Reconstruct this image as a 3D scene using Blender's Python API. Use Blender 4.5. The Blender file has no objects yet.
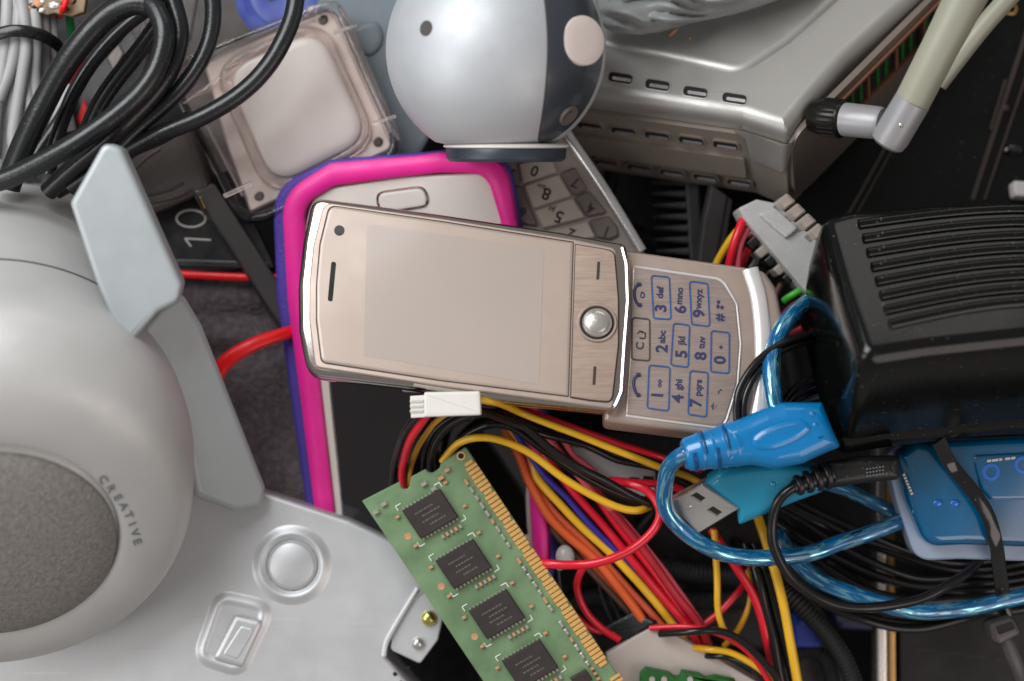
import bpy, bmesh, math, random
from mathutils import Vector, Matrix, noise
from mathutils.bvhtree import BVHTree
random.seed(7)
S = 0.03            # one modelling unit (100 px at the focus plane) = 3 cm
D = 20.0            # camera height above the slider phone
sc = bpy.context.scene
COL = sc.collection

# ------------------------------------------------------------------ helpers
CAM = Vector((0, 0, D))
def P(px, py, z=0.0):
    k = (D - z) / D
    return Vector(((px - 512) / 100 * k, (340.5 - py) / 100 * k, z))

class Fr:
    """a tilted plane through the point seen at px,py at height z"""
    def __init__(s, px, py, z, sx=0.0, sy=0.0):
        s.O = P(px, py, z)
        s.n = Vector((-sx, -sy, 1)).normalized()
        s.u = Vector((1, 0, sx)).normalized()
        s.v = s.n.cross(s.u)
    def pt(s, px, py, h=0.0):
        d = P(px, py, 0) - CAM
        t = (h - (CAM - s.O).dot(s.n)) / d.dot(s.n)
        return CAM + d * t
    def uv(s, px, py, h=0.0):
        q = s.pt(px, py, h) - s.O
        return (q.dot(s.u), q.dot(s.v))
    def w(s, a, b, h=0.0):
        return s.O + s.u * a + s.v * b + s.n * h

def lin(c):
    c = c / 255
    return c / 12.92 if c <= 0.04045 else ((c + 0.055) / 1.055) ** 2.4

MATS = {}
def M(name, rgb, rough=0.5, metal=0.0, coat=0.0, var=0.10, vs=1.5, bump=0.0, bs=20.0, rvar=0.12,
      trans=0.0, ior=1.46, spec=0.5, dust=0.0, rgb2=None, uvkind=None, stretch=None, sss=0.0, scr=0.0):
    m = bpy.data.materials.new(name); m.use_nodes = True
    nt = m.node_tree; N = nt.nodes; L = nt.links
    b = N['Principled BSDF']
    col = (lin(rgb[0]), lin(rgb[1]), lin(rgb[2]), 1)
    tc = N.new('ShaderNodeTexCoord')
    mp = N.new('ShaderNodeMapping')
    L.new(tc.outputs['Object'], mp.inputs['Vector'])
    k = 1 / S
    st = stretch or (1, 1, 1)
    mp.inputs['Scale'].default_value = (k * st[0], k * st[1], k * st[2])
    n1 = N.new('ShaderNodeTexNoise'); n1.inputs['Scale'].default_value = vs; n1.inputs['Detail'].default_value = 5
    L.new(mp.outputs[0], n1.inputs['Vector'])
    r = N.new('ShaderNodeMapRange'); L.new(n1.outputs['Fac'], r.inputs['Value'])
    r.inputs['From Min'].default_value = 0.3; r.inputs['From Max'].default_value = 0.7
    mx = N.new('ShaderNodeMix'); mx.data_type = 'RGBA'
    L.new(r.outputs[0], mx.inputs['Factor'])
    c2 = tuple(lin(q) for q in rgb2) + (1,) if rgb2 else tuple(min(1, q * (1 + var)) for q in col[:3]) + (1,)
    c1 = col if rgb2 else tuple(q * (1 - var) for q in col[:3]) + (1,)
    mx.inputs['A'].default_value = c1; mx.inputs['B'].default_value = c2
    cout = mx.outputs['Result']
    if uvkind:
        uvn = N.new('ShaderNodeUVMap')
        um = N.new('ShaderNodeMapping'); L.new(uvn.outputs[0], um.inputs['Vector'])
        if uvkind == 'braid':
            um.inputs['Scale'].default_value = (3.6, 15, 1)
            un = N.new('ShaderNodeTexNoise'); un.inputs['Scale'].default_value = 1.0; un.inputs['Detail'].default_value = 3
            un.inputs['Distortion'].default_value = 0.6
            L.new(um.outputs[0], un.inputs['Vector'])
            rr = N.new('ShaderNodeMapRange'); L.new(un.outputs['Fac'], rr.inputs['Value'])
            rr.inputs['From Min'].default_value = 0.52; rr.inputs['From Max'].default_value = 0.64
            m2 = N.new('ShaderNodeMix'); m2.data_type = 'RGBA'
            L.new(rr.outputs[0], m2.inputs['Factor']); L.new(cout, m2.inputs['A'])
            m2.inputs['B'].default_value = (0.30, 0.74, 0.86, 1)
            cout = m2.outputs['Result']
            L.new(rr.outputs[0], b.inputs['Metallic'])
        if uvkind == 'rib':
            um.inputs['Scale'].default_value = (1, 1, 1)
            wv = N.new('ShaderNodeTexWave'); wv.inputs['Scale'].default_value = 7
            wv.bands_direction = 'X'
            L.new(um.outputs[0], wv.inputs['Vector'])
            bp = N.new('ShaderNodeBump'); bp.inputs['Distance'].default_value = 0.03 * S; bp.inputs['Strength'].default_value = 0.8
            L.new(wv.outputs['Fac'], bp.inputs['Height']); L.new(bp.outputs[0], b.inputs['Normal'])
    if dust > 0:
        v = N.new('ShaderNodeTexNoise'); v.inputs['Scale'].default_value = 26; v.inputs['Detail'].default_value = 2
        L.new(mp.outputs[0], v.inputs['Vector'])
        dr = N.new('ShaderNodeMapRange'); L.new(v.outputs['Fac'], dr.inputs['Value'])
        dr.inputs['From Min'].default_value = 0.70; dr.inputs['From Max'].default_value = 0.74
        dr.inputs['To Max'].default_value = dust
        m3 = N.new('ShaderNodeMix'); m3.data_type = 'RGBA'
        L.new(dr.outputs[0], m3.inputs['Factor']); L.new(cout, m3.inputs['A'])
        m3.inputs['B'].default_value = (0.35, 0.33, 0.30, 1)
        cout = m3.outputs['Result']
    if scr > 0:
        for ang, fr in ((0.5, 1.0), (-0.9, 0.7)):
            sm = N.new('ShaderNodeMapping'); L.new(mp.outputs[0], sm.inputs['Vector'])
            sm.inputs['Rotation'].default_value = (0, 0, ang); sm.inputs['Scale'].default_value = (0.7, 30 * fr, 1)
            sn = N.new('ShaderNodeTexNoise'); sn.inputs['Scale'].default_value = 1.0; sn.inputs['Detail'].default_value = 1
            L.new(sm.outputs[0], sn.inputs['Vector'])
            sr_ = N.new('ShaderNodeMapRange'); L.new(sn.outputs['Fac'], sr_.inputs['Value'])
            sr_.inputs['From Min'].default_value = 0.735; sr_.inputs['From Max'].default_value = 0.77; sr_.inputs['To Max'].default_value = scr
            m4 = N.new('ShaderNodeMix'); m4.data_type = 'RGBA'
            L.new(sr_.outputs[0], m4.inputs['Factor']); L.new(cout, m4.inputs['A'])
            m4.inputs['B'].default_value = tuple(q * 0.35 for q in col[:3]) + (1,) if ang > 0 else tuple(min(1, q * 1.5 + 0.05) for q in col[:3]) + (1,)
            cout = m4.outputs['Result']
    L.new(cout, b.inputs['Base Color'])
    n2 = N.new('ShaderNodeTexNoise'); n2.inputs['Scale'].default_value = vs * 3.1; n2.inputs['Detail'].default_value = 6
    L.new(mp.outputs[0], n2.inputs['Vector'])
    r2 = N.new('ShaderNodeMapRange'); L.new(n2.outputs['Fac'], r2.inputs['Value'])
    r2.inputs['From Min'].default_value = 0.3; r2.inputs['From Max'].default_value = 0.7
    r2.inputs['To Min'].default_value = max(0.02, rough * (1 - rvar)); r2.inputs['To Max'].default_value = min(1, rough * (1 + rvar * 1.6))
    L.new(r2.outputs[0], b.inputs['Roughness'])
    b.inputs['Metallic'].default_value = metal
    b.inputs['Coat Weight'].default_value = coat
    b.inputs['Coat Roughness'].default_value = 0.08
    b.inputs['Transmission Weight'].default_value = trans
    b.inputs['IOR'].default_value = ior
    b.inputs['Specular IOR Level'].default_value = spec
    if sss:
        b.inputs['Subsurface Weight'].default_value = sss
        b.inputs['Subsurface Radius'].default_value = (0.05 * S, 0.05 * S, 0.05 * S)
    if bump > 0:
        n3 = N.new('ShaderNodeTexNoise'); n3.inputs['Scale'].default_value = bs; n3.inputs['Detail'].default_value = 3
        L.new(mp.outputs[0], n3.inputs['Vector'])
        bp = N.new('ShaderNodeBump'); bp.inputs['Strength'].default_value = 1.0; bp.inputs['Distance'].default_value = bump * S
        L.new(n3.outputs['Fac'], bp.inputs['Height']); L.new(bp.outputs[0], b.inputs['Normal'])
    MATS[name] = m
    return m

def emptytag(o, label, cat, group=None, kind=None):
    if label: o['label'] = label
    if cat: o['category'] = cat
    if group: o['group'] = group
    if kind: o['kind'] = kind
    return o
def T(name, label, cat, group=None):
    o = bpy.data.objects.new(name, None); COL.objects.link(o)
    o.empty_display_size = 0.01
    return emptytag(o, label, cat, group)

class B:
    def __init__(s):
        s.bm = bmesh.new(); s.uv = s.bm.loops.layers.uv.new('UVMap')
    # ---- ring lofting
    def rings(s, rings, cap0=True, cap1=True, closed=True, uvs=None):
        bm = s.bm
        vr = [[bm.verts.new(p) for p in r] for r in rings]
        n = len(vr[0])
        for i in range(len(vr) - 1):
            for j in range(n if closed else n - 1):
                k = (j + 1) % n
                try:
                    f = bm.faces.new((vr[i][j], vr[i][k], vr[i + 1][k], vr[i + 1][j]))
                except ValueError:
                    continue
                if uvs:
                    a, b_ = uvs[i], uvs[i + 1]
                    for lp, q in zip(f.loops, ((a, j / n), (a, (j + 1) / n), (b_, (j + 1) / n), (b_, j / n))):
                        lp[s.uv].uv = q
        if cap0: bm.faces.new(vr[0][::-1])
        if cap1: bm.faces.new(vr[-1])
        return vr
    def loft(s, px, F, prof, href=0.0, cap=True):
        """px: outline in picture points traced at height href of frame F; prof: [(inset,h)...] bottom to top or top to bottom"""
        o2 = [F.uv(x, y, href) for x, y in px]
        s.loft_uv(o2, F, prof, cap)
    def loft_uv(s, o2, F, prof, cap=True):
        area = sum(o2[i][0] * o2[(i + 1) % len(o2)][1] - o2[(i + 1) % len(o2)][0] * o2[i][1] for i in range(len(o2)))
        if area < 0: o2 = o2[::-1]
        n = len(o2); nr = []
        for i in range(n):
            a, b_, c = o2[i - 1], o2[i], o2[(i + 1) % n]
            e1 = Vector((b_[0] - a[0], b_[1] - a[1])); e2 = Vector((c[0] - b_[0], c[1] - b_[1]))
            if e1.length < 1e-9: e1 = e2
            if e2.length < 1e-9: e2 = e1
            e1.normalize(); e2.normalize()
            n1 = Vector((-e1.y, e1.x)); n2 = Vector((-e2.y, e2.x))
            m = n1 + n2
            if m.length < 1e-6: m = n1
            m.normalize(); m = m / max(0.45, m.dot(n1)); nr.append(m)
        if prof[0][1] > prof[-1][1]: prof = prof[::-1]
        rr = []
        for ins, h in prof:
            q = [Vector((o2[i][0] + nr[i].x * ins, o2[i][1] + nr[i].y * ins)) for i in range(n)]
            if ins > 0:
                for _ in range(6):
                    q2 = unfold(q, o2, nr, ins)
                    if q2 is None: break
                    q = q2
            rr.append([F.w(p.x, p.y, h) for p in q])
        s.rings(rr, cap, cap)
    def revolve(s, A, Bp, prof, n=48, cap0=True, cap1=True, side=None, off=None):
        """prof [(t,r)] t distance from A toward Bp"""
        ax = (Bp - A).normalized()
        ref = side or (Vector((1, 0, 0)) if abs(ax.x) < 0.8 else Vector((0, 1, 0)))
        e1 = (ref - ax * ref.dot(ax)).normalized(); e2 = ax.cross(e1)
        rr = []
        for t, r in prof:
            A_ = A + (off(t) if off else Vector())
            rr.append([A_ + ax * t + (e1 * math.cos(2 * math.pi * j / n) + e2 * math.sin(2 * math.pi * j / n)) * r for j in range(n)])
        s.rings(rr, cap0, cap1)
    def tube(s, pts, r, n=14, rfun=None, flat=1.0, step=0.06):
        """pts: 3D points; r in units"""
        c = catmull(pts, step)
        L_ = [0.0]
        for i in range(1, len(c)): L_.append(L_[-1] + (c[i] - c[i - 1]).length)
        tan = [(c[min(i + 1, len(c) - 1)] - c[max(i - 1, 0)]).normalized() for i in range(len(c))]
        up = Vector((0, 0, 1)); e = (up - tan[0] * up.dot(tan[0]))
        if e.length < 1e-4: e = Vector((0, 1, 0)) - tan[0] * tan[0].y
        e.normalize(); rr = []
        for i, p in enumerate(c):
            e = (e - tan[i] * e.dot(tan[i])).normalized()
            f = tan[i].cross(e)
            q = r * (rfun(L_[i] / L_[-1]) if rfun else 1.0)
            rr.append([p + (e * math.cos(2 * math.pi * j / n) * flat + f * math.sin(2 * math.pi * j / n)) * q for j in range(n)])
        s.rings(rr, True, True, uvs=L_)
    def sphere(s, c, r, n=24, sc=(1, 1, 1), rot=None):
        mt = Matrix.Translation(c) @ (rot or Matrix.Identity(4)) @ Matrix.Diagonal((sc[0], sc[1], sc[2], 1))
        bmesh.ops.create_uvsphere(s.bm, u_segments=n * 2, v_segments=n, radius=r, matrix=mt)
    def box(s, px, F, h0, h1, bev=0.02, href=None):
        href = h1 if href is None else href
        b_ = min(bev, (h1 - h0) * 0.45)
        s.loft(rnd(px, bev * 120), F, [(0, h0), (0, h1 - b_), (b_ * 0.3, h1 - b_ * 0.3), (b_, h1), (b_ + 0.012, h1)], href)
    def build(s, name, mat, parent=None, label=None, cat=None, group=None, kind=None, sharp=38, smooth=True):
        bm = s.bm
        bmesh.ops.remove_doubles(bm, verts=bm.verts, dist=1e-5)
        bmesh.ops.recalc_face_normals(bm, faces=bm.faces)
        for f in bm.faces: f.smooth = smooth and len(f.verts) <= 6
        for e in bm.edges:
            if len(e.link_faces) == 2 and e.calc_face_angle(0) > math.radians(sharp): e.smooth = False
        me = bpy.data.meshes.new(name); bm.to_mesh(me); bm.free()
        o = bpy.data.objects.new(name, me); COL.objects.link(o)
        me.materials.append(MATS[mat] if isinstance(mat, str) else mat)
        if parent: o.parent = parent
        emptytag(o, label, cat, group, kind)
        return o

def unfold(q, o2, nr, ins):
    """where an inset outline has crossed over itself at a tight corner, pull the crossed points onto the corner"""
    n = len(q)
    O = [Vector(p) for p in o2]
    bad = []
    for i in range(n):
        e0 = O[(i + 1) % n] - O[i]; e1 = q[(i + 1) % n] - q[i]
        bad.append(e1.length > 1e-7 and e0.length > 1e-7 and e0.dot(e1) < -1e-9)
    if not any(bad) or all(bad): return None
    q = [p.copy() for p in q]
    st = next(i for i in range(n) if not bad[i])
    i = 0
    while i < n:
        k = (st + i) % n
        if bad[k]:
            j = i
            while bad[(st + j) % n] and j < n: j += 1
            ia, ib = (st + i - 1) % n, (st + j) % n          # good edges before and after
            a0, a1 = q[ia], q[(ia + 1) % n]; b0, b1 = q[ib], q[(ib + 1) % n]
            da = O[(ia + 1) % n] - O[ia]; db = O[(ib + 1) % n] - O[ib]
            cr = da.x * db.y - da.y * db.x
            m = (q[(st + i) % n] + q[(st + j) % n]) / 2
            if abs(cr) > 1e-9:
                w_ = b0 - a0; t = (w_.x * db.y - w_.y * db.x) / cr
                x = a0 + da * t
                if (x - m).length < 0.25: m = x
            for k2 in range(i, j + 1): q[(st + k2) % n] = m.copy()
            i = j + 1
        else: i += 1
    return q

def catmull(pts, step=0.06):
    if len(pts) == 2: pts = [pts[0], (pts[0] + pts[1]) / 2, pts[1]]
    q = [pts[0] * 2 - pts[1]] + list(pts) + [pts[-1] * 2 - pts[-2]]
    out = []
    for i in range(1, len(q) - 2):
        p0, p1, p2, p3 = q[i - 1], q[i], q[i + 1], q[i + 2]
        n = max(2, int((p2 - p1).length / step))
        for k in range(n):
            t = k / n
            out.append(0.5 * ((2 * p1) + (p2 - p0) * t + (2 * p0 - 5 * p1 + 4 * p2 - p3) * t * t + (3 * p1 - p0 - 3 * p2 + p3) * t ** 3))
    out.append(pts[-1].copy())
    return out

def rnd(poly, r, seg=6, full=False):
    """round the corners of a polygon; points may carry their own radius as a third number"""
    out = []; n = len(poly)
    for i in range(n):
        p = poly[i]; rad = p[2] if len(p) > 2 else r
        a = Vector(poly[i - 1][:2]); b_ = Vector(p[:2]); c = Vector(poly[(i + 1) % n][:2])
        d1 = (a - b_); d2 = (c - b_)
        l1, l2 = d1.length, d2.length
        d1.normalize(); d2.normalize()
        ang = math.acos(max(-1, min(1, d1.dot(d2))))
        if full and (rad <= 0.01 or ang > math.pi - 0.05): rad = 1.0; ang = min(ang, math.pi - 0.3)
        elif rad <= 0.01 or ang > math.pi - 0.05:
            out.append((b_.x, b_.y)); continue
        t = min(rad / math.tan(ang / 2), l1 * 0.48, l2 * 0.48)
        s_ = b_ + d1 * t; e_ = b_ + d2 * t
        for k in range(seg + 1):
            u = k / seg
            q = s_ * (1 - u) ** 2 + b_ * 2 * u * (1 - u) + e_ * u * u
            out.append((q.x, q.y))
    return out
def spline(poly, seg=5):
    """closed smooth outline"""
    n = len(poly); out = []
    V = [Vector(p) for p in poly]
    for i in range(n):
        p0, p1, p2, p3 = V[i - 1], V[i], V[(i + 1) % n], V[(i + 2) % n]
        for k in range(seg):
            t = k / seg
            q = 0.5 * ((2 * p1) + (p2 - p0) * t + (2 * p0 - 5 * p1 + 4 * p2 - p3) * t * t + (3 * p1 - p0 - 3 * p2 + p3) * t ** 3)
            out.append((q.x, q.y))
    return out
def circ(cx, cy, rx, ry=None, n=28, rot=0):
    ry = rx if ry is None else ry
    c, s_ = math.cos(rot), math.sin(rot)
    return [(cx + rx * math.cos(a) * c - ry * math.sin(a) * s_, cy + rx * math.cos(a) * s_ + ry * math.sin(a) * c)
            for a in [2 * math.pi * i / n for i in range(n)]]
def rim(r, depth, n=4, rb=0.0, ins=0.0):
    p = [(r + 0.015, 0.0)]
    for k in range(n + 1):
        a = math.pi / 2 * k / n
        p.append((r - r * math.sin(a), -r + r * math.cos(a)))
    if rb > 0:
        for k in range(n + 1):
            a = math.pi / 2 * k / n
            p.append((rb - rb * math.cos(a) + ins, -depth + rb - rb * math.sin(a)))
    else:
        p.append((ins, -depth))
    return p
def sh(p, dh, di=0.0): return [(a + di, h + dh) for a, h in p]

def zpts(pts):
    zs = [p[2] if len(p) > 2 else None for p in pts]
    if zs[0] is None: zs[0] = next(z for z in zs if z is not None)
    if zs[-1] is None: zs[-1] = [z for z in zs if z is not None][-1]
    i = 0
    while i < len(zs):
        if zs[i] is None:
            j = i
            while zs[j] is None: j += 1
            for k in range(i, j): zs[k] = zs[i - 1] + (zs[j] - zs[i - 1]) * (k - i + 1) / (j - i + 1)
            i = j
        i += 1
    return [P(p[0], p[1], z) for p, z in zip(pts, zs)]
def wire(name, mat, r, pts, label=None, cat='wire', group=None, parent=None, n=14, kind=None, flat=1.0, rfun=None):
    pp = catmull(zpts(pts), 0.22); sd_ = random.random() * 50
    am = min(0.35 * r / 100, 0.018)
    pp = [p + noise.noise_vector(p * 1.7 + Vector((sd_, 0, 0))) * am * (0 if i in (0, len(pp) - 1) else 1) for i, p in enumerate(pp)]
    b = B(); b.tube(pp, r / 100, n=n, flat=flat, rfun=rfun)
    return b.build(name, mat, parent, label, cat if not parent else None, group, kind)
def strand(pts, r, b):
    b.tube(zpts(pts), r / 100)

def text_geo(txt, size, bold=0.0):
    cu = bpy.data.curves.new('t', 'FONT'); cu.body = txt; cu.size = size
    cu.align_x = 'CENTER'; cu.align_y = 'CENTER'; cu.offset = bold; cu.resolution_u = 4
    o = bpy.data.objects.new('t', cu)
    me = bpy.data.meshes.new_from_object(o)
    vs = [(v.co.x, v.co.y) for v in me.vertices]; fs = [tuple(p.vertices) for p in me.polygons]
    bpy.data.objects.remove(o); bpy.data.curves.remove(cu); bpy.data.meshes.remove(me)
    return vs, fs
def text(txt, F, px, py, ang, size, mat, parent, h=0.004, bold=0.0, name='lettering', sx=1.0, surf=None):
    """ang: reading direction, degrees counter-clockwise from picture right"""
    vs, fs = text_geo(txt, size, bold * size)
    a = math.radians(ang); c, s_ = math.cos(a), math.sin(a)
    b = B(); vv = []
    for x, y in vs:
        x *= sx
        qx, qy = px + x * c - y * s_, py - (x * s_ + y * c)
        if surf:
            d = (P(qx, qy, 0) - CAM).normalized()
            loc, nrm, _, _ = surf.ray_cast(CAM, d)
            if loc is None: loc = P(qx, qy, 0); nrm = Vector((0, 0, 1))
            vv.append(b.bm.verts.new(loc - d * h))
        else:
            vv.append(b.bm.verts.new(F.pt(qx, qy, h)))
    for f in fs:
        try: b.bm.faces.new([vv[i] for i in f])
        except ValueError: pass
    return b.build(name, mat, parent, smooth=False)
def bvh(o):
    bm = bmesh.new(); bm.from_mesh(o.data); t = BVHTree.FromBMesh(bm); bm.free(); return t

# ------------------------------------------------------------------ materials
M('black_floor', (26, 26, 27), 0.7, var=0.4, vs=2)
M('black_plastic', (24, 25, 25), 0.34, var=0.15, dust=0.35, bump=0.002, bs=40)
M('black_gloss', (16, 18, 18), 0.16, coat=0.4, dust=0.4)
M('black_rubber', (26, 28, 29), 0.27, dust=0.18, bump=0.002, bs=30)
M('black_thin', (22, 22, 22), 0.22, dust=0.12)
M('black_rib', (34, 35, 35), 0.5, uvkind='rib')
M('adapter_black', (9, 12, 11), 0.13, spec=0.4, dust=0.25, bump=0.0007, bs=60)
M('grey_cable', (150, 150, 150), 0.45, var=0.12)
M('speaker_grey', (184, 184, 182), 0.42, metal=0.2, dust=0.10, var=0.05, bump=0.001, bs=90)
M('bracket_grey', (162, 169, 171), 0.40, metal=0.2, var=0.03)
M('grille', (126, 123, 118), 0.85, var=0.22, vs=24, bump=0.012, bs=34)
M('logo_grey', (108, 112, 116), 0.4)
M('seam', (70, 66, 64), 0.7)
M('aluminium', (202, 205, 207), 0.42, scr=0.16, dust=0.15, metal=0.55, var=0.03, vs=0.8, bump=0.001, bs=60, rvar=0.1)
M('steel', (206, 204, 198), 0.24, scr=0.4, metal=0.8, var=0.06)
M('chrome', (196, 190, 184), 0.09, metal=1.0, var=0.02)
M('dark_metal', (82, 78, 74), 0.3, metal=0.9)
M('gold', (240, 190, 116), 0.38, metal=0.6, var=0.06)
M('gold_screw', (214, 208, 120), 0.25, metal=1.0)
M('phone_beige', (168, 152, 141), 0.34, metal=0.45, var=0.03)
M('phone_face', (164, 148, 137), 0.36, metal=0.2, var=0.03, coat=0.2, rvar=0.12)
M('phone_screen', (160, 148, 139), 0.34, var=0.03, coat=0.25, vs=0.6, rvar=0.10)  # the warm reflection on the screen is put into this beige
M('brushed', (176, 156, 142), 0.34, metal=0.75, var=0.12, vs=6, stretch=(0.6, 9, 1))
M('brushed_key', (158, 144, 136), 0.36, metal=0.6, var=0.12, vs=6, stretch=(0.6, 9, 1))
M('silver_plastic', (214, 212, 210), 0.22, metal=0.35, var=0.02, coat=0.4)
M('key_line', (34, 74, 132), 0.45)
M('key_line_dark', (62, 54, 54), 0.5)
M('key_text', (36, 44, 84), 0.5)
M('dark_print', (44, 38, 38), 0.5)
M('pink', (226, 38, 146), 0.42, dust=0.2, var=0.10, sss=0.1)
M('purple', (74, 56, 150), 0.5, var=0.15, bump=0.01, bs=30)
M('cream_white', (206, 198, 190), 0.35, var=0.03, coat=0.3)
M('black_glass', (8, 9, 10), 0.04, coat=1.0, var=0.3, rvar=0.3)
M('navy_plastic', (56, 62, 70), 0.30, var=0.05, coat=0.2)
M('navy_bar', (46, 53, 64), 0.35)
M('webcam_silver', (180, 184, 188), 0.48, metal=0.30, var=0.02, bump=0.0008, bs=90)
M('white_part', (215, 212, 208), 0.4, var=0.03)
M('pinkish_white', (208, 196, 190), 0.45, var=0.03)
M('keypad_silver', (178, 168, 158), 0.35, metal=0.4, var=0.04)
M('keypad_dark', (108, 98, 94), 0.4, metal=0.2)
M('keypad_frame', (150, 142, 136), 0.3, metal=0.5)
M('clear', (250, 248, 248), 0.05, trans=1.0, ior=1.45, var=0.0, rvar=0.6)
M('clear_rose', (240, 228, 224), 0.12, trans=0.88, ior=1.4, var=0.15, vs=3)
M('frosted', (192, 183, 177), 0.5, var=0.06, coat=0.2, sss=0.15)
M('rose_plate', (186, 170, 162), 0.35, metal=0.3, var=0.25, vs=2)
M('router_top', (168, 167, 163), 0.44, scr=0.35, dust=0.2, metal=0.6, var=0.04, vs=0.8, bump=0.0012, bs=70)
M('router_base', (142, 134, 124), 0.42, metal=0.35, var=0.06)
M('router_panel', (116, 107, 99), 0.45, metal=0.3, var=0.06)
M('router_lip', (196, 196, 196), 0.25, metal=0.7)
M('copper_frame', (176, 128, 104), 0.35, metal=0.7)
M('slot_dark', (20, 19, 18), 0.7)
M('antenna_rubber', (150, 150, 134), 0.42, var=0.04)
M('antenna_grey', (150, 150, 152), 0.36, metal=0.2, var=0.04)
M('knurl', (46, 44, 42), 0.3, metal=0.8)
M('pcb_green', (92, 118, 86), 0.40, var=0.22, vs=3, rgb2=(118, 146, 108), coat=0.2)
M('pcb_green_dark', (28, 92, 36), 0.4, var=0.3, vs=6)
M('pcb_brown', (112, 92, 62), 0.4, var=0.5, vs=8)
M('chip', (48, 42, 41), 0.5, var=0.12, vs=4, bump=0.002, bs=40)
M('chip_mark', (92, 84, 80), 0.6)
M('silk', (206, 218, 200), 0.5)
M('solder', (206, 200, 192), 0.3, metal=0.7)
M('cap_tan', (190, 140, 104), 0.5, var=0.2, vs=8)
M('usb_blue', (0, 120, 182), 0.24, var=0.10, vs=1.2, coat=0.5, sss=0.25)
M('charcoal', (52, 55, 56), 0.5, var=0.2)
M('usb_slot', (0, 74, 124), 0.3)  # darker blue, shadow of the strain relief notches as a colour
M('usb_blue_teal', (30, 138, 172), 0.22, var=0.10, vs=1.0, coat=0.5, sss=0.25)
M('blue_braid', (0, 86, 134), 0.14, var=0.3, vs=4, coat=0.9, uvkind='braid')
M('hub_blue', (0, 98, 148), 0.12, var=0.25, vs=1.0, coat=0.9, rgb2=(2, 70, 98), dust=0.2)
M('hub_shell', (150, 166, 190), 0.4, var=0.03)
M('hub_ring', (20, 100, 190), 0.2, coat=0.6)
M('blue_deep', (6, 22, 66), 0.4, var=0.2)
M('blue_part', (10, 50, 150), 0.35, var=0.2)
M('red', (206, 22, 44), 0.32, dust=0.12, coat=0.15, var=0.08, vs=3)
M('red_dull', (168, 34, 48), 0.42, var=0.10, vs=3)
M('rose_wire', (214, 90, 104), 0.4, var=0.1)
M('red_vivid', (226, 24, 30), 0.32, var=0.10, bump=0.003, bs=20)
M('yellow', (222, 172, 34), 0.32, dust=0.12, coat=0.15, var=0.07, vs=3)
M('yellow_dull', (188, 138, 32), 0.42, var=0.1)
M('orange', (212, 92, 44), 0.4, var=0.08)
M('orange_dull', (190, 84, 56), 0.42, var=0.08)
M('brown_wire', (92, 66, 54), 0.45)
M('violet', (48, 38, 140), 0.4)
M('green_wire', (70, 176, 60), 0.35)
M('green_cloth', (20, 130, 70), 0.5)
M('nylon', (214, 212, 206), 0.42, var=0.03, sss=0.2)
M('nylon_clear', (228, 228, 226), 0.25, var=0.06, vs=2, trans=0.5, ior=1.45)
M('nylon_grey', (150, 142, 132), 0.4, var=0.1)
M('fabric', (86, 77, 80), 0.95, var=0.35, vs=14, bump=0.03, bs=22)
M('black_cloth', (20, 19, 20), 0.7, var=0.2, vs=3, bump=0.01, bs=6)
M('bar_grey', (70, 68, 68), 0.36, metal=0.3, var=0.08)
M('brownish_plastic', (56, 50, 47), 0.42, var=0.10, bump=0.003, bs=50)
M('steel_blue_panel', (104, 114, 120), 0.5, var=0.12)
M('brown_dark', (52, 46, 42), 0.5, var=0.1)
M('blue_cap', (34, 50, 140), 0.35, var=0.5, vs=3, rgb2=(84, 98, 160))
M('bag_film', (176, 180, 180), 0.16, var=0.05, trans=0.45, ior=1.3, vs=1.5)
M('offwhite_print', (196, 190, 186), 0.6)
M('plate_white', (182, 172, 164), 0.42, scr=0.4, dust=0.2, metal=0.1, var=0.06, vs=2)
M('pcb_black', (10, 11, 11), 0.35, spec=0.3, dust=0.2, var=0.3, vs=1)
M('trace', (58, 50, 44), 0.5)
M('brass', (176, 140, 88), 0.35, metal=0.8)
# ------------------------------------------------------------------ ground under the heap
b = B(); F0 = Fr(512, 340, -3.4)
b.loft([(-900, -700), (1900, -700), (1900, 1400), (-900, 1400)], F0, [(0, -0.05), (0, 0)])
b.build('ground', 'black_floor', kind='structure')

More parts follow.
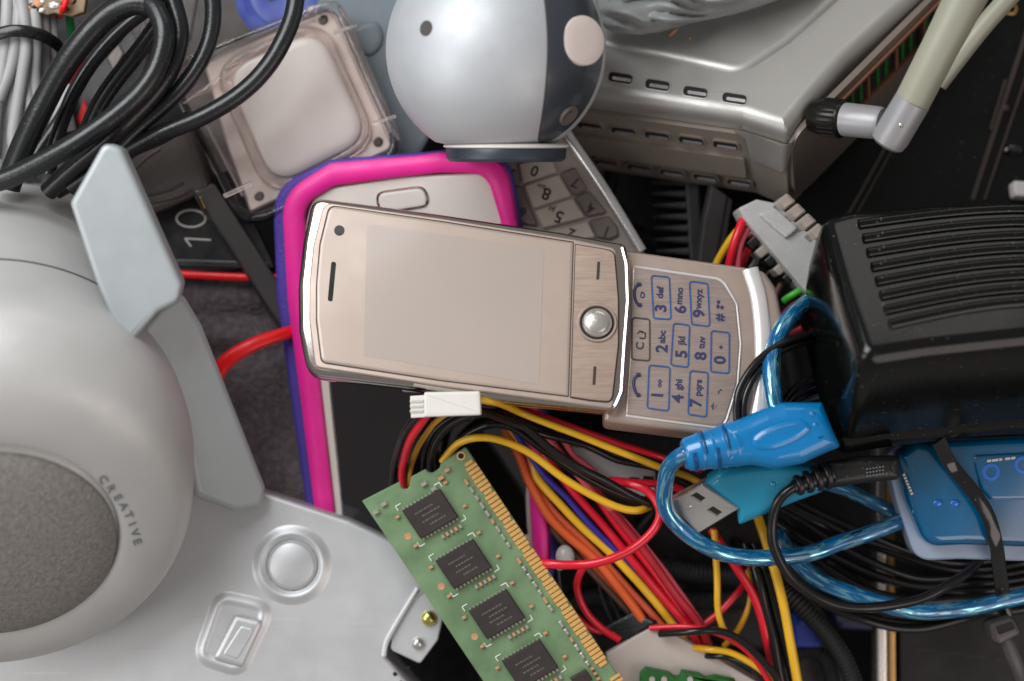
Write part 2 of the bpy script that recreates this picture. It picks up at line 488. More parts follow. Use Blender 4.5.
# ------------------------------------------------------------------ slider phone
def slider_phone():
    t = T('slider_phone', 'champagne slider phone lying open in the middle with its number keypad showing', 'phone')
    F = Fr(460, 300, 0.08, 0.0, -0.25)
    up = [(312, 196, 14), (440, 213, 0), (560, 231, 0), (625, 243, 5), (630, 262, 10), (631.5, 300, 0), (628, 345, 0), (625, 392, 10), (617, 411, 10), (500, 399, 0), (400, 384, 0), (307, 373, 20), (298.5, 330, 0), (298, 285, 0), (303, 240, 0)]
    upo = rnd(up, 10)
    b = B(); b.loft(upo, F, [(0.05, -0.02), (0.03, -0.015), (0.012, -0.03), (0, -0.06), (0, -0.10), (0.012, -0.13), (0.0, -0.15), (0.0, -0.26), (0.02, -0.30)])
    b.build('chrome_rim', 'chrome', t)
    b = B(); b.loft(upo, F, [(0.02, -0.25), (0.03, -0.36), (0.08, -0.40)]); b.build('body', 'dark_metal', t)
    face = [(330, 205, 10), (440, 221, 0), (574, 242, 0), (616, 251, 8), (620, 300, 0), (620, 345, 0), (613, 405, 8), (569, 399, 0), (440, 382, 0), (321, 363, 8), (315, 320, 0), (315, 285, 0), (319, 245, 0)]
    b = B(); b.loft(rnd([(x + (-6 if i in (0, 9, 10, 11, 12) else 0), y + (4 if 5 < i < 10 else -3 if i in (0, 1, 2, 3) else 0)) + tuple([z]) for i, (x, y, z) in enumerate(face)], 10), F, [(0, -0.05), (0.0, -0.01), (0.012, 0.0), (0.03, 0.0)])
    b.build('bezel', 'phone_beige', t)
    scr = [(330, 206, 9), (440, 222, 0), (573, 243, 1), (568, 396, 1), (440, 380, 0), (322, 362, 8), (317, 320, 0), (317, 285, 0), (320.5, 245, 0)]
    b = B(); b.loft(rnd([(x - 1.2 if x < 400 else x + .8, y + (-1.2 if y < 250 else 1.2), r) for x, y, r in scr], 9), F, [(0, -0.01), (0, 0.003)], 0); b.build('screen_gap', 'dark_print', t)
    b = B(); b.loft(rnd(scr, 9), F, [(0, 0), (0.0, 0.010), (0.01, 0.016), (0.03, 0.016)]); g = b.build('front_glass', 'phone_face', t)
    b = B(); b.loft(rnd([(367, 224), (544, 250), (539, 385), (364, 356)], 1), F, [(0, 0.015), (0, 0.0185)]); b.build('display', 'phone_screen', g)
    b = B(); b.loft(circ(339.5, 231, 5.2), F, [(0, 0.014), (0, 0.019), (0.01, 0.019)]); b.build('camera', 'dark_print', g)
    b = B(); b.loft(rnd([(331.5, 262), (336.3, 262.6), (332.6, 302), (327.8, 301.4)], 2.6), F, [(0, 0.014), (0, 0.0195), (0.008, 0.0195)]); b.build('earpiece', 'slot_dark', g)
    pan = [(575.5, 245, 1), (600, 249, 0), (614, 252, 8), (618, 300, 0), (618, 345, 0), (611.5, 402, 7), (590, 400, 0), (571, 397, 1)]
    b = B(); b.loft(rnd([(575, 244, 1), (600, 248, 0), (615.3, 251, 9), (619.3, 300, 0), (619.3, 345, 0), (612.7, 403.4, 8), (590, 401.4, 0), (570, 398, 1)], 1), F, [(0, -0.01), (0, 0.004)]); b.build('panel_gap', 'dark_print', t)
    b = B(); b.loft(rnd(pan, 1), F, [(0, 0), (0, 0.016), (0.004, 0.02)]); kp = b.build('softkey_panel', 'brushed', t)
    for (a, c) in (((598.6, 262.5), (597.6, 280)), ((594.8, 367), (593.8, 385))):
        b = B(); b.loft([(a[0] - 1.4, a[1]), (a[0] + 1.4, a[1]), (c[0] + 1.4, c[1]), (c[0] - 1.4, c[1])], F, [(0, 0.018), (0, 0.025)]); b.build('softkey_mark', 'dark_print', kp)
    c0 = F.pt(597, 323.5, 0); nn = F.n
    b = B(); b.revolve(c0, c0 + nn, [(0.0, 0.20), (0.03, 0.20), (0.045, 0.192), (0.045, 0.178), (0.03, 0.168), (0.0, 0.165)], cap0=False, cap1=False); b.build('button_ring', 'phone_beige', kp)
    b = B(); b.revolve(c0, c0 + nn, [(0.022, 0.16), (0.026, 0.165), (0.024, 0.0)], cap1=False); b.revolve(c0, c0 + nn, [(0.0, 0.168), (0.026, 0.168), (0.026, 0.001)], cap1=False); b.build('button_groove', 'slot_dark', kp)
    b = B(); b.revolve(c0, c0 + nn, [(0.02, 0.15), (0.05, 0.146), (0.06, 0.136), (0.045, 0.122), (0.045, 0.116), (0.075, 0.108), (0.085, 0.09), (0.09, 0.05), (0.092, 0.001)]); b.build('center_button', 'steel', kp)
    # lower half
    lo = [(604, 246, 6), (629, 250, 0), (742, 266, 0), (764, 270, 14), (777, 288, 30), (783, 320, 60), (781, 380, 40), (776, 426, 30), (764, 440, 14), (700, 433, 0), (618, 423, 0), (604, 421, 6)]
    b = B(); b.loft(rnd(lo, 10), F, rim(0.05, 0.42, rb=0.06), -0.17) if False else b.loft(rnd(lo, 10), F, sh(rim(0.05, 0.42, rb=0.06), -0.17), -0.17)
    lb = b.build('keypad_body', 'phone_beige', t)
    b = B(); b.tube([F.pt(x, y, -0.175) for x, y in ((750, 269), (759, 300), (763, 350), (760, 400), (750, 444))], 0.085, n=24, flat=0.45); b.build('end_trim', 'silver_plastic', lb)
    kpo = [(634, 263, 3), (722, 276, 16), (737, 300, 10), (741, 340, 0), (738, 380, 0), (724, 424, 14), (627, 411, 3), (632, 340, 0)]
    b = B(); b.loft(rnd([(x + (2.5 if x > 700 else 0), y + (-2.5 if y < 300 else 2.5 if y > 400 else 0), r) for x, y, r in kpo], 4), F, [(0, -0.18), (0, -0.16), (0.008, -0.154), (0.02, -0.156)]); b.build('keypad_trim', 'silver_plastic', lb)
    b = B(); b.loft(rnd(kpo, 4), F, [(0, -0.18), (0, -0.150), (0.01, -0.148)]); kd = b.build('keypad', 'brushed_key', lb)
    H = -0.140
    def q(x, y): return (560 + x / 2.962, 200 + y / 2.962)
    def outline(pts, mat='key_line', w=1.5):
        b = B(); o = rnd([q(*p) + (4,) for p in pts], 4)
        uvp = [F.uv(x, y, H) for x, y in o]; n = len(uvp)
        b.loft(o, F, [(0, -0.149), (0, H), (w / 100, H), (w / 100, -0.149)], H, cap=False); b.build('key_outline', mat, kd)
    for pts in ([(268, 221), (326, 226), (331, 356), (275, 352)], [(334, 362), (386, 369), (382, 498), (326, 491)], [(381, 238), (440, 245), (446, 377), (388, 370)],
                [(262, 486), (328, 493), (324, 627), (256, 618)], [(383, 503), (441, 509), (436, 645), (377, 636)], [(446, 384), (504, 391), (503, 516), (444, 510)],
                ):
        outline(pts)
    outline([(212, 345), (268, 351), (268, 479), (210, 473)], 'key_line_dark')
    for s_, x, y, sz in (('3', 300, 320, 16), ('def', 297, 274, 9.4), ('2', 303, 440, 16), ('abc', 303, 405, 9.4), ('1', 290, 578, 16), ('oo', 294, 543, 7),
                         ('6', 358, 324, 16), ('mno', 354, 284, 9.4), ('5', 361, 456, 16), ('jkl', 361, 416, 9.4), ('4', 350, 588, 16), ('ghi', 352, 546, 9.4),
                         ('9', 413, 336, 16), ('wxyz', 411, 293, 9.4), ('8', 418, 462, 16), ('tuv', 420, 422, 9.4), ('7', 404, 602, 16), ('pqrs', 410, 556, 9.4),
                         ('#', 474, 348, 12), ('0', 475, 474, 16), ('*', 466, 612, 14), ('+', 478, 436, 8), ('-,', 468, 566, 9)):
        x, y = q(x, y); text(s_, F, x, y, 86, sz, 'key_text', kd, h=-0.143, bold=0.03, name='key_lettering')
    x, y = q(238, 432); text('C', F, x, y, 86, 11, 'dark_print', kd, h=-0.143, bold=0.02, name='key_lettering')
    for (cx, cy) in ((472, 304),):   # lock and bell marks
        x, y = q(cx, cy); b = B(); b.loft(circ(x, y, 1.6, 2.2, 12), F, [(0, -0.149), (0, -0.142)]); b.loft(circ(x + 4, y + 1, 2.2, 2.2, 4), F, [(0, -0.149), (0, -0.142)]); b.loft([(x - 1, y - 6), (x + 2, y - 6), (x + 2, y - 3), (x - 1, y - 3)], F, [(0, -0.149), (0, -0.142)]); b.build('lock_mark', 'key_text', kd)
    # call and end handsets, drawn as bent bars on the keys
    def ribbon(pts, r, nm, mat='key_text'):
        b = B(); b.tube([F.pt(*q(*p), -0.145) for p in pts], r / 100, n=8, step=0.02); b.build(nm, mat, kd)
    ribbon([(236, 246), (222, 262), (221, 285), (228, 305), (238, 312)], 1.5, 'end_call_mark'); ribbon([(243, 272), (250, 280), (246, 290), (238, 284), (243, 272)], 0.7, 'end_call_mark')
    ribbon([(228, 250), (240, 250)], 2, 'end_call_mark'); ribbon([(230, 310), (241, 312)], 2, 'end_call_mark')
    ribbon([(234, 516), (220, 530), (219, 552), (226, 572), (236, 578)], 1.5, 'call_mark'); ribbon([(226, 518), (238, 518)], 2, 'call_mark'); ribbon([(226, 577), (237, 578)], 2, 'call_mark')
    ribbon([(236, 388), (252, 394), (250, 410), (236, 408)], 0.7, 'back_mark', 'dark_print'); ribbon([(230, 396), (236, 388), (243, 393)], 0.7, 'back_mark', 'dark_print')
    return t
slider_phone()

# ------------------------------------------------------------------ smartphone in its pink case
t = T('smartphone', 'cream smartphone with black screen, under the slider phone, inside the pink bumper case', 'phone')
F = Fr(400, 330, -0.98, 0.11, 0.12)
ph = [(312, 190, 30), (400, 176, 0), (490, 172, 26), (502, 200, 0), (530, 420, 0), (542, 585, 30), (337, 600, 30), (322, 420, 0), (300, 250, 0)]
b = B(); b.loft(rnd(ph, 20), F, sh(rim(0.04, 0.3), -0.03), 0)
b.build('body', 'cream_white', t)
b = B(); b.loft(rnd([(318, 250, 2), (500, 235, 2), (522, 420, 0), (528, 535, 2), (345, 550, 2), (330, 400, 0)], 3), F, [(0, -0.06), (0, -0.022), (0.01, -0.018), (0.02, -0.018)]); b.build('screen', 'black_glass', t)
b = B(); b.loft(rnd([(374, 192), (425, 185), (430, 206), (379, 214)], 11), F, [(0, -0.04), (0, -0.01), (0.012, 0.0), (0.022, -0.01), (0.03, -0.02)]); hb = b.build('home_ring', 'chrome', t)
b = B(); b.loft(rnd([(377, 194), (423, 188), (427, 205), (381, 212)], 9), F, [(0, -0.03), (0, -0.012), (0.02, -0.008)]); b.build('home_button', 'cream_white', t)
t = T('phone_case', 'hot pink rubber phone case with purple outer edge, under the slider phone', 'phone case')
def ring(b, out, inn, F, h0, h1, r):
    # a bumper: outer wall, rounded lip, inner wall
    o2 = [F.uv(x, y, 0) for x, y in out]; i2 = [F.uv(x, y, 0) for x, y in inn]
    n = len(o2); rr = []
    def mixr(t_, h): return [F.w(o2[k][0] * (1 - t_) + i2[k][0] * t_, o2[k][1] * (1 - t_) + i2[k][1] * t_, h) for k in range(n)]
    for t_, h in ((0, h0), (0, h1 - r), (0.06, h1 - 0.4 * r), (0.25, h1 - 0.08 * r), (0.5, h1), (0.75, h1 - 0.08 * r), (0.94, h1 - 0.4 * r), (1, h1 - r), (1, h0)):
        rr.append(mixr(t_, h))
    b.rings(rr, False, False)
oc = rnd([(281, 193, 46), (330, 163, 20), (420, 155, 10), (440, 152, 10), (505, 157, 34), (517, 220, 0), (541, 420, 0), (552, 596, 40), (326, 612, 40), (313, 500, 0), (287, 300, 0)], 30, 7, True)
ic = rnd([(303, 205, 36), (335, 186, 20), (420, 175, 10), (440, 173, 10), (486, 173, 24), (500, 220, 0), (524, 420, 0), (534, 580, 25), (344, 594, 25), (334, 500, 0), (311, 300, 0)], 30, 7, True)
b = B(); ring(b, oc, ic, F, -0.2, 0.06, 0.09); b.build('pink_bumper', 'pink', t)
oc2 = rnd([(269, 188, 54), (328, 160, 20), (420, 153, 10), (440, 151, 10), (507, 155, 34), (520, 220, 0), (545, 420, 0), (556, 600, 40), (322, 618, 40), (302, 500, 0), (274, 300, 0)], 30, 7)
b = B(); b.loft(oc2, F, sh(rim(0.05, 0.40, rb=0.06), -0.1), 0); b.build('purple_shell', 'purple', t)

# ------------------------------------------------------------------ keypad phone under the webcam
t = T('keypad_phone', 'silver phone with a grey number keypad, pinned under the ball shaped webcam', 'phone')
F = Fr(570, 190, -0.95, -0.04, -0.06)
def q(x, y): return (500 + x / 4.54, 130 + y / 4.54)
b = B(); b.loft(rnd([(440, 60, 10), (556, 118, 10), (572, 138, 5), (648, 256, 12), (600, 330, 10), (480, 300, 10)], 10), F, sh(rim(0.04, 0.35), 0), 0); b.build('body', 'keypad_frame', t)
b = B(); b.tube([F.pt(562, 126, 0.03), F.pt(572, 141, 0.03), F.pt(605, 190, 0.03), F.pt(642, 251, 0.03)], 0.055, n=14, flat=0.7); b.build('side_rail', 'router_lip', t)
def key(pts, mat, h=0.05, lab=()):
    b = B(); b.loft(rnd([q(*p) for p in pts], 3), F, [(0, 0.0), (0, h - 0.02), (0.02, h), (0.035, h)], h); k = b.build('key', mat, t)
    for s_, x, y, a, sz in lab: text(s_, F, *q(x, y), a, sz, 'dark_print', k, h=h + 0.003, bold=0.02, name='key_lettering')
key([(104, 252), (268, 198), (330, 300), (150, 362)], 'keypad_silver', lab=(('8', 212, 288, -200, 17), ('tuv', 188, 256, -200, 7)))
key([(152, 366), (331, 304), (392, 398), (195, 450)], 'keypad_silver', lab=(('5', 268, 392, -200, 17), ('jkl', 236, 357, -200, 7)))
key([(82, 150), (235, 120), (262, 190), (100, 244)], 'keypad_silver', lab=(('0', 158, 184, -200, 15),))
key([(205, 460), (398, 410), (440, 490), (240, 520)], 'keypad_silver', lab=(('2', 325, 470, -200, 15),))
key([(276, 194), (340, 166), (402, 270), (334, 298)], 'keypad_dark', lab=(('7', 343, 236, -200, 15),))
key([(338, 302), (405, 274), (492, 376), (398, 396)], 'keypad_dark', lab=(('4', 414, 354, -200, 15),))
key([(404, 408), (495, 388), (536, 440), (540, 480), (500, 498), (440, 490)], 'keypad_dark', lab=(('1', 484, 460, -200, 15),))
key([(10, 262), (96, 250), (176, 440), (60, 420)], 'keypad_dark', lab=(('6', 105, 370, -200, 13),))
key([(10, 190), (76, 178), (96, 242), (16, 256)], 'keypad_dark', lab=(('9', 50, 215, -200, 13),))

# ------------------------------------------------------------------ ball webcam
t = T('webcam', 'ball shaped silver webcam with dark blue panel and pinkish round lens', 'webcam')
R = 1.10; C0 = P(496, 50, 0.0)
rot = Matrix.Rotation(math.radians(6), 4, 'X')
b = B()
prof = []
for i in range(0, 60):
    a = math.pi * i / 59; y = math.cos(a) * R
    if y < -0.93: break
    prof.append((R - y, max(0.002, math.sin(a) * R)))
top = C0 + (rot @ Vector((0, 1, 0))) * R; bot = C0 - (rot @ Vector((0, 1, 0))) * R
prof.append((2 * R - 0.15, 0.45)); prof.append((2 * R - 0.152, 0.01))
b.revolve(top, bot, prof, n=96, side=Vector((0, 0, 1))); body = b.build('shell', 'webcam_silver', t, sharp=25)
def sp(lon, lat, r=R):
    lo_, la = math.radians(lon), math.radians(lat)
    return C0 + rot @ Vector((math.sin(lo_) * math.cos(la), math.sin(la), math.cos(lo_) * math.cos(la))) * r
def patch(b, lon0, lat0, a_, b_, e, r0, r1, n=96, m=26):
    """superellipse patch on the ball"""
    bnd = []
    for k in range(n):
        an = 2 * math.pi * k / n; c, s_ = math.cos(an), math.sin(an)
        bnd.append((abs(c) ** (2 / e) * (1 if c > 0 else -1), abs(s_) ** (2 / e) * (1 if s_ > 0 else -1)))
    rr = [[sp(lon0 + x * a_, lat0 + y * b_, r0) for x, y in bnd]]
    for i in range(m):
        f = 1 - i / m
        rr.append([sp(lon0 + x * a_ * f, lat0 + y * b_ * f, r1) for x, y in bnd])
    b.rings(rr, False, True)
b = B(); patch(b, 49.8, 2, 23.2, 59, 2.5, R * 0.98, R * 1.002); b.build('panel_gap', 'seam', t)
b = B(); patch(b, 49.8, 2, 22.4, 58, 2.5, R * 0.98, R * 1.008); fp = b.build('front_panel', 'navy_plastic', t)
b = B(); c = sp(49, 3, R * 1.0); nrm = (c - C0 + Vector((0, 0, 0.55))).normalized(); b.revolve(c - nrm * 0.1, c + nrm, [(0, 0.235), (0.142, 0.24), (0.15, 0.235), (0.157, 0.21), (0.163, 0.12), (0.165, 0.002)], n=40); b.build('lens_cover', 'pinkish_white', fp)
b = B(); c = sp(52, -36, R); nrm = (c - C0).normalized(); b.revolve(c, c + nrm, [(0, 0.11), (0.03, 0.11), (0.035, 0.10), (0.02, 0.09), (0.015, 0.05), (0.03, 0.045), (0.032, 0.002)], n=28); b.build('focus_button', 'keypad_dark', fp)
b = B(); c = sp(-37.5, 9, R); nrm = (c - C0).normalized(); b.revolve(c - nrm * 0.05, c + nrm, [(0.04, 0.075), (0.054, 0.075), (0.053, 0.06), (0.053, 0.002)], n=28); b.build('microphone_hole', 'seam', t)
ax = (bot - top).normalized(); bb = C0 + ax * 0.93 + Vector((0.10, 0, 0))
b = B(); b.revolve(bb, bb + ax, [(0.0, 0.60), (0.015, 0.63), (0.035, 0.63), (0.045, 0.60)], n=64); b.build('base_collar', 'white_part', t)
b = B(); b.revolve(bb + ax * 0.04, bb + ax, [(0.0, 0.60), (0.02, 0.61), (0.11, 0.60), (0.14, 0.57), (0.145, 0.02)], n=64); b.build('base', 'navy_bar', t)

# ------------------------------------------------------------------ clear plastic case
t = T('clear_case', 'clear plastic case with a frosted round cornered pad, under the loops of black cable', 'plastic case')
F = Fr(300, 110, -1.08, -0.03, -0.02)
co_ = [(158, 66, 22), (338, -6, 22), (408, 154, 30), (242, 232, 34)]
def scl(pl, k, cx, cy): return [(cx + (p[0] - cx) * k, cy + (p[1] - cy) * k) + tuple(p[2:]) for p in pl]
outr = rnd(co_, 20, 8, True); inr = rnd(scl([(p[0], p[1], p[2] * .8) for p in co_], 0.90, 287, 112), 20, 8, True)
b = B(); ring(b, outr, inr, F, -0.30, 0.0, 0.07); b.build('housing_wall', 'clear', t)
b = B(); b.loft(rnd(scl(co_, 0.93, 287, 112), 20, 8), F, [(0, -0.32), (0, -0.285)], -0.285); b.build('bottom', 'clear_rose', t)
b = B(); b.loft(rnd([(204, 64, 6), (331, 6, 8), (394, 148, 10), (250, 212, 3), (239, 180, 2), (228, 150, 2)], 5), F, [(0, -0.28), (0, -0.20), (0.02, -0.18), (0.04, -0.18)], -0.18); pl = b.build('inner_plate', 'rose_plate', t)
b = B(); pd = [(208, 64, 34), (322, 14, 34), (379, 140, 34), (266, 198, 34)]
pi_ = [(223, 69, 30), (318, 27, 30), (369, 137, 30), (273, 186, 30)]
o_, i_ = rnd(pd, 30, 8, True), rnd(pi_, 30, 8, True); ring(b, o_, i_, F, -0.2, -0.07, 0.08); b.build('pad_surround', 'clear_rose', t)
b = B(); b.loft(i_, F, [(0, -0.2), (0, -0.14), (0.03, -0.11), (0.08, -0.10), (0.12, -0.098)], -0.1); b.build('pad', 'frosted', t)
for (x, y) in ((323, 20), (378, 142), (259, 196)):
    c = F.pt(x, y, -0.185); b = B(); b.revolve(c, c + F.n, [(0, 0.055), (0.012, 0.055), (0.014, 0.04), (0.006, 0.035), (0.006, 0.002)], n=20); b.build('screw', 'dark_metal', pl)
for (a, c, r) in (((224, 196), (252, 183), 2.6), ((334, 33), (357, 25), 1.8), ((372, 124), (396, 116), 1.8), ((190, 98), (212, 89), 2.0), ((225, 70), (240, 62), 1.6)):
    wire('latch', 'clear_rose', r, [(a[0], a[1], -0.60), (c[0], c[1], -0.60)], parent=t)
for (pts) in ([(183, 104), (318, 44 - 38)], [(196, 124), (236, 200)], [(204, 120), (243, 196)], [(330, 6), (392, 146)], [(338, 6), (398, 142)]):
    b = B(); b.tube([F.pt(*pts[0], -0.1), F.pt(*pts[1], -0.1)], 0.016, n=6); b.build('moulded_edge', 'clear_rose', t)
# ------------------------------------------------------------------ aluminium drive, lower left
t = T('disc_drive', 'flat aluminium disc drive with pressed round and square dimples, under the grey speaker', 'disc drive')
F = Fr(260, 600, -0.95, -0.02, -0.03)
b = B(); b.loft(rnd([(-120, 500, 6), (150, 488, 6), (262, 491, 10), (350, 520, 6), (402, 545, 6), (430, 590, 8), (404, 612, 8), (384, 655, 10), (402, 676, 6), (424, 700, 6), (410, 760, 6), (-120, 760, 6)], 8), F, rim(0.05, 0.9)); b.build('cover', 'aluminium', t)
c = F.pt(292, 565); n = F.n
b = B(); b.revolve(c, c + n, [(0.0, 0.42), (0.015, 0.38), (0.045, 0.345), (0.05, 0.33), (0.035, 0.30), (0.0, 0.275), (0.0, 0.262), (0.05, 0.235), (0.058, 0.22), (0.06, 0.002)], n=56, cap0=False); b.build('round_dimple', 'aluminium', t, sharp=60)
sq = rnd([(216, 588, 22), (280, 602, 22), (244, 680, 22), (190, 662, 22)], 12, 9)
b = B(); b.loft(sq, F, [(0, 0.0), (0.03, 0.012), (0.07, 0.05), (0.10, 0.052), (0.13, 0.03), (0.145, 0.03)]); d = b.build('square_dimple', 'aluminium', t, sharp=60)
b = B(); b.loft(rnd([(235, 613), (265, 620), (243, 667), (212, 658)], 6), F, [(0, 0.02), (0, 0.06), (0.03, 0.085), (0.06, 0.09)]); b.build('dimple_core', 'aluminium', d, sharp=60)
b = B(); b.loft(rnd([(242, 625), (255, 628), (238, 658), (224, 653)], 3), F, [(0, 0.08), (0, 0.10), (0.015, 0.105)]); b.build('dimple_core', 'aluminium', d, sharp=60)
F2 = Fr(415, 620, -1.0, 0, 0)
b = B(); b.loft(rnd([(410, 596, 5), (424, 585, 4), (446, 606, 4), (438, 640, 4), (420, 664, 4), (390, 650, 6), (392, 634, 4)], 4), F2, rim(0.02, 0.10)); tb = b.build('tab', 'aluminium', t)
b = B(); b.tube([F.pt(418, 588, 0.0), F.pt(398, 620, 0.0), F.pt(386, 642, 0.0), F.pt(384, 656, 0.0)], 0.03, n=10); b.build('folded_edge', 'aluminium', t)
for (x, y, r, m) in ((429, 618, 8, 'gold_screw'), (418, 643, 6.5, 'steel')):
    c = F2.pt(x, y, 0); b = B(); b.revolve(c, c + F2.n, [(0, r / 100), (0.03, r / 100), (0.055, r / 130), (0.07, r / 250), (0.072, 0.002)], n=24); b.build('screw', m, tb)
for (x, y, r) in ((395, 674, 2.2), (408, 668, 1.8), (401, 682, 1.6)):
    c = F.pt(x, y, 0.004); b = B(); b.revolve(c, c + F.n, [(0, r / 100), (0.004, r / 100), (0.004, 0.002)], n=16); b.build('hole', 'slot_dark', t)

# ------------------------------------------------------------------ grey speaker
t = T('speaker', 'big grey desktop speaker with round cloth grille, leaning in from the left edge', 'speaker')
A = P(-8, 514, 1.05); Bq = P(-12, 288, -1.75)
ax = (Bq - A).normalized(); side = Vector((1, 0, 0))
prof = [(-0.02, 0.005), (-0.02, 1.04), (0.0, 1.12), (0.03, 1.18), (-0.03, 1.23), (-0.05, 1.32), (-0.04, 1.48), (0.01, 1.68), (0.09, 1.82), (0.24, 1.91), (0.50, 1.95), (0.85, 1.96), (1.15, 1.93), (1.5, 1.88), (2.0, 1.81), (2.5, 1.73), (3.0, 1.65), (3.5, 1.56), (4.0, 1.42), (4.3, 1.22), (4.45, 0.9), (4.52, 0.5), (4.54, 0.005)]
dn = (Vector((0, -1, 0)) - ax * Vector((0, -1, 0)).dot(ax)).normalized()
def OFF(t): return dn * 0.40 * max(0.0, 1 - max(0.0, t + 0.1) / 0.75) ** 1.3
def dense(pr, k=5):
    v = [Vector((p[0], p[1], 0)) for p in pr]; q = [v[0] * 2 - v[1]] + v + [v[-1] * 2 - v[-2]]; o = []
    for i in range(1, len(q) - 2):
        for j in range(k):
            s_ = j / k; p0, p1, p2, p3 = q[i - 1], q[i], q[i + 1], q[i + 2]
            x = 0.5 * ((2 * p1) + (p2 - p0) * s_ + (2 * p0 - 5 * p1 + 4 * p2 - p3) * s_ * s_ + (3 * p1 - p0 - 3 * p2 + p3) * s_ ** 3)
            o.append((x.x, max(0.003, x.y)))
    return o + [pr[-1]]
b = B(); b.revolve(A, Bq, prof[:2] + dense(prof[2:], 4), n=120, side=side, off=OFF); body = b.build('body', 'speaker_grey', t, sharp=50)
b = B(); b.revolve(A, Bq, [(1.52, 1.876), (1.515, 1.886), (1.535, 1.884), (1.54, 1.87)], n=120, cap0=False, cap1=False, side=side); b.build('seam_line', 'seam', body)
b = B(); b.revolve(A, Bq, [(0.02, 1.18), (-0.03, 1.17), (-0.07, 1.11), (-0.12, 0.96), (-0.16, 0.68), (-0.185, 0.35), (-0.19, 0.004)], n=96, side=side, off=lambda t: dn * 0.40); b.build('grille', 'grille', t)
bt = bvh(body)
for i, chh in enumerate('CREATIVE'):
    f = i / 7; x = 103 + 34 * f + 6 * math.sin(f * 3.14); y = 480 + 62 * f
    text(chh, None, x, y, -63 - 6 * f, 11.5, 'logo_grey', body, h=0.012, bold=0.02, surf=bt)
def slab(b, top, bot):
    b.rings([bot, top], True, True)
# bracket: upper arm
F = Fr(125, 240, 1.0, -0.10, 0.10)
up = rnd([(70, 203, 8), (104, 142, 10), (121, 148, 12), (182, 285, 10), (178, 302, 14), (158, 312, 12), (125, 350, 3), (96, 282, 0)], 6)
b = B(); b.loft(up, F, rim(0.05, 0.55, rb=0.04)); b.build('bracket_arm', 'bracket_grey', t)
F = Fr(220, 420, -0.30, -0.80, 0.2)
lo = rnd([(128, 344, 4), (160, 308, 10), (184, 292, 8), (204, 325, 0), (268, 488, 12), (264, 508, 10), (236, 512, 12), (196, 496, 10), (187, 450, 30), (174, 398, 0)], 6)
b = B(); b.loft(lo, F, rim(0.07, 0.35, rb=0.04)); b.build('bracket_foot', 'bracket_grey', t)

# ------------------------------------------------------------------ memory module
t = T('memory_module', 'green memory module with four black chips and a row of gold contacts', 'circuit board')
F = Fr(490, 580, -0.42, -0.06, -0.02)
E = Vector((121, 178)); E.normalize()
pcb = [(362, 501, 1)]
pcb += [(400, 481.5, 0), (402, 489, 4), (409, 489, 4), (411, 477, 3), (426, 469, 3), (428, 472, 4), (433, 473, 4), (440, 468, 4), (441, 463, 2), (466, 447, 2), (472, 456, 0), (612, 666, 0), (640, 708, 2), (512, 724, 2)]
b = B(); b.loft(rnd(pcb, 1, 4), F, [(0, -0.10), (0, -0.012), (0.012, 0)]); b.build('board', 'pcb_green', t)
def quad(c, e1, e2): return [(c[0] - e1[0] - e2[0], c[1] - e1[1] - e2[1]), (c[0] + e1[0] - e2[0], c[1] + e1[1] - e2[1]), (c[0] + e1[0] + e2[0], c[1] + e1[1] + e2[1]), (c[0] - e1[0] + e2[0], c[1] - e1[1] + e2[1])]
ux = Vector((0.866, -0.5)); uy = Vector((0.555, 0.832))      # across the board, along the board
